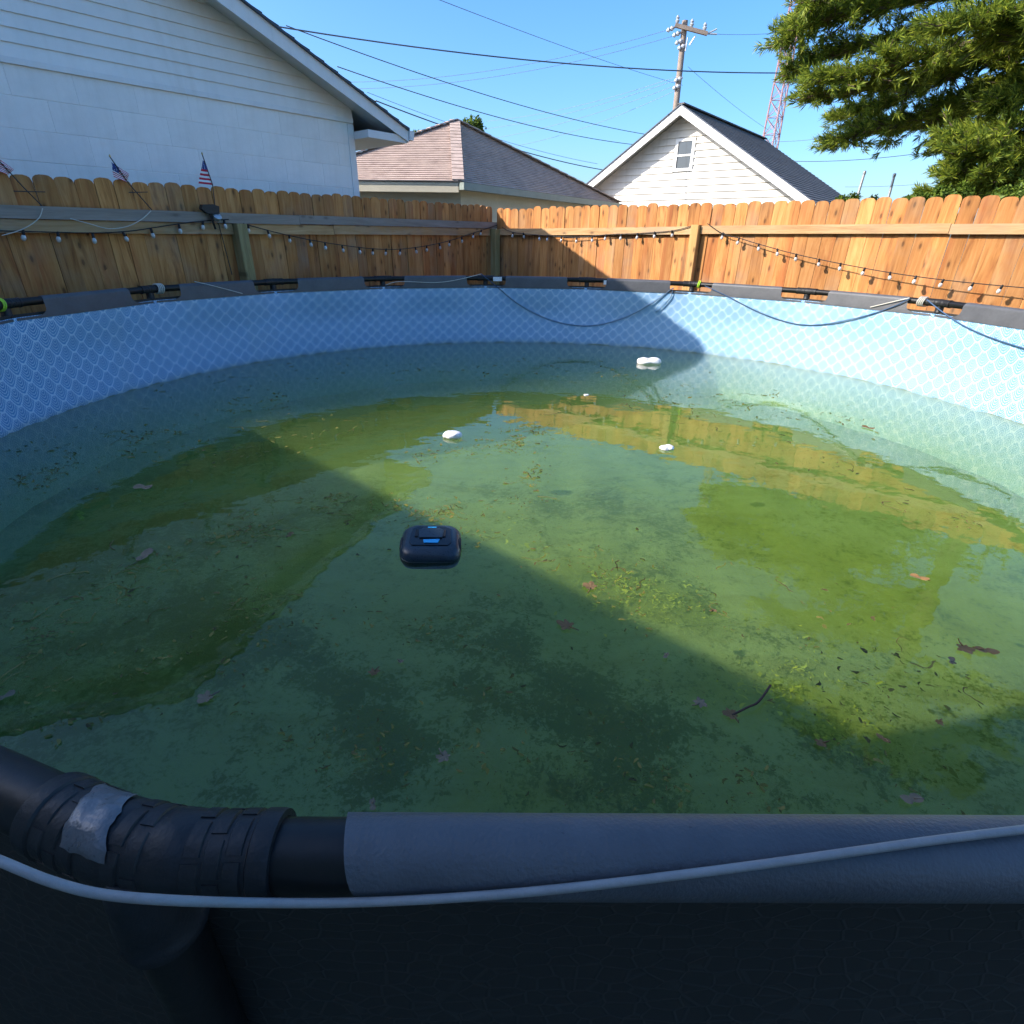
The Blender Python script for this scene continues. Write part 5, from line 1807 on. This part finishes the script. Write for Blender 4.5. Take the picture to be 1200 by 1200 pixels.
for i in range(26):
    a = rnd.uniform(0, 2 * pi)
    z = rnd.uniform(3.2, 9.0)
    ln = 3.6 * (1 - (z - 3) / 8.5) + 0.5
    if z < 5 and cos(a) < 0.2:
        continue
    dv = Vector((cos(a), sin(a), 0))
    needle_branch(ndl, wd, [Vector((0, 0, z - 0.4)), dv * ln * 0.35 + Vector((0, 0, z)), dv * ln * 0.7 + Vector((0, 0, z + 0.05)), dv * ln + Vector((0, 0, z - 0.1))], rnd, 0.05, 0.9, 0.8)
wd.build('bough', MAT['bark'], pine, True, fix=False)
ndl.build('crown', MAT['needles'], pine, fix=False)


def leafy(name, label, cat, base, blobs, nl, size, seed, group=None):
    rnd = random.Random(seed)
    root = thing(name, label, cat, base, 0, group)
    top = max(c[2] for c, r_ in blobs)
    tr = MB()
    mb = MB()
    tr.tube([(0, 0, 0), (0.03, 0.02, top * 0.5), (0, 0, top)], [max(0.03, top * 0.02), max(0.02, top * 0.014), 0.01], 8)
    for c, r_ in blobs:
        c = Vector(c)
        tr.tube([(0, 0, top * 0.35), c * 0.6 + Vector((0, 0, top * 0.15)), c], [0.03, 0.02, 0.008], 6)
        for i in range(nl):
            d = Vector((rnd.gauss(0, 1), rnd.gauss(0, 1), rnd.gauss(0, 1))).normalized()
            p = c + d * r_ * (rnd.random() ** 0.45) * (0.75 + 0.35 * noise.noise(d * 2.2 + c))
            w = Vector((rnd.gauss(0, 1), rnd.gauss(0, 1), rnd.gauss(0, 1))).normalized()
            v_ = w.cross(d + Vector((0.1, 0.2, 0.3))).normalized()
            s = size * rnd.uniform(0.6, 1.2)
            mb.add([p - w * s, p + v_ * s * 0.45, p + w * s, p - v_ * s * 0.45], [(0, 1, 2, 3)])
    tr.build('trunk', MAT['bark'], root, True, fix=False)
    mb.build('crown', MAT['foliage'], root, fix=False)


def blob_at(base, x, y, dist):
    return tuple(pix(x, y, dist) - Vector(base))


b_ = tuple(at(-4.0, 24, 0).xy) + (0,)
leafy('tree', 'top of a green tree peeping over the brown hip roof ridge', 'tree', b_, [(blob_at(b_, 548, 150, 24), 0.42), (blob_at(b_, 557, 146, 24), 0.36), (blob_at(b_, 561, 153, 24), 0.3), (blob_at(b_, 551, 162, 24), 0.5)], 260, 0.09, 5)
b_ = tuple(at(-9.0, 24, 0).xy) + (0,)
leafy('tree', 'small green treetop beside the garage eave, above the brown roof', 'tree', b_, [(blob_at(b_, 489, 160, 24), 0.28), (blob_at(b_, 486, 170, 24), 0.4)], 220, 0.08, 6)
b_ = tuple(at(33.5, 9.6, 0).xy) + (0,)
leafy('shrub', 'bright green shrub topping the sunlit fence under the pine', 'shrub', b_, [(blob_at(b_, 1075, 235, 9.6), 0.15), (blob_at(b_, 1100, 231, 9.6), 0.19), (blob_at(b_, 1125, 228, 9.7), 0.2), (blob_at(b_, 1060, 238, 9.6), 0.11)], 900, 0.030, 8)
b_ = tuple(at(26.5, 11.5, 0).xy) + (0,)
leafy('shrub', 'low green shrub just showing over the fence beside the grey roof', 'shrub', b_, [(blob_at(b_, 985, 238, 11.5), 0.16), (blob_at(b_, 998, 236, 11.5), 0.17), (blob_at(b_, 1022, 237, 11.5), 0.12)], 600, 0.028, 9)
b_ = tuple(at(40.5, 9.3, 0).xy) + (0,)
leafy('shrub', 'dark shrub with bare pale twigs filling the gap below the pine boughs', 'shrub', b_, [(blob_at(b_, 1170, 232, 9.3), 0.16), (blob_at(b_, 1200, 226, 9.3), 0.22), (blob_at(b_, 1228, 220, 9.3), 0.25)], 900, 0.030, 10)
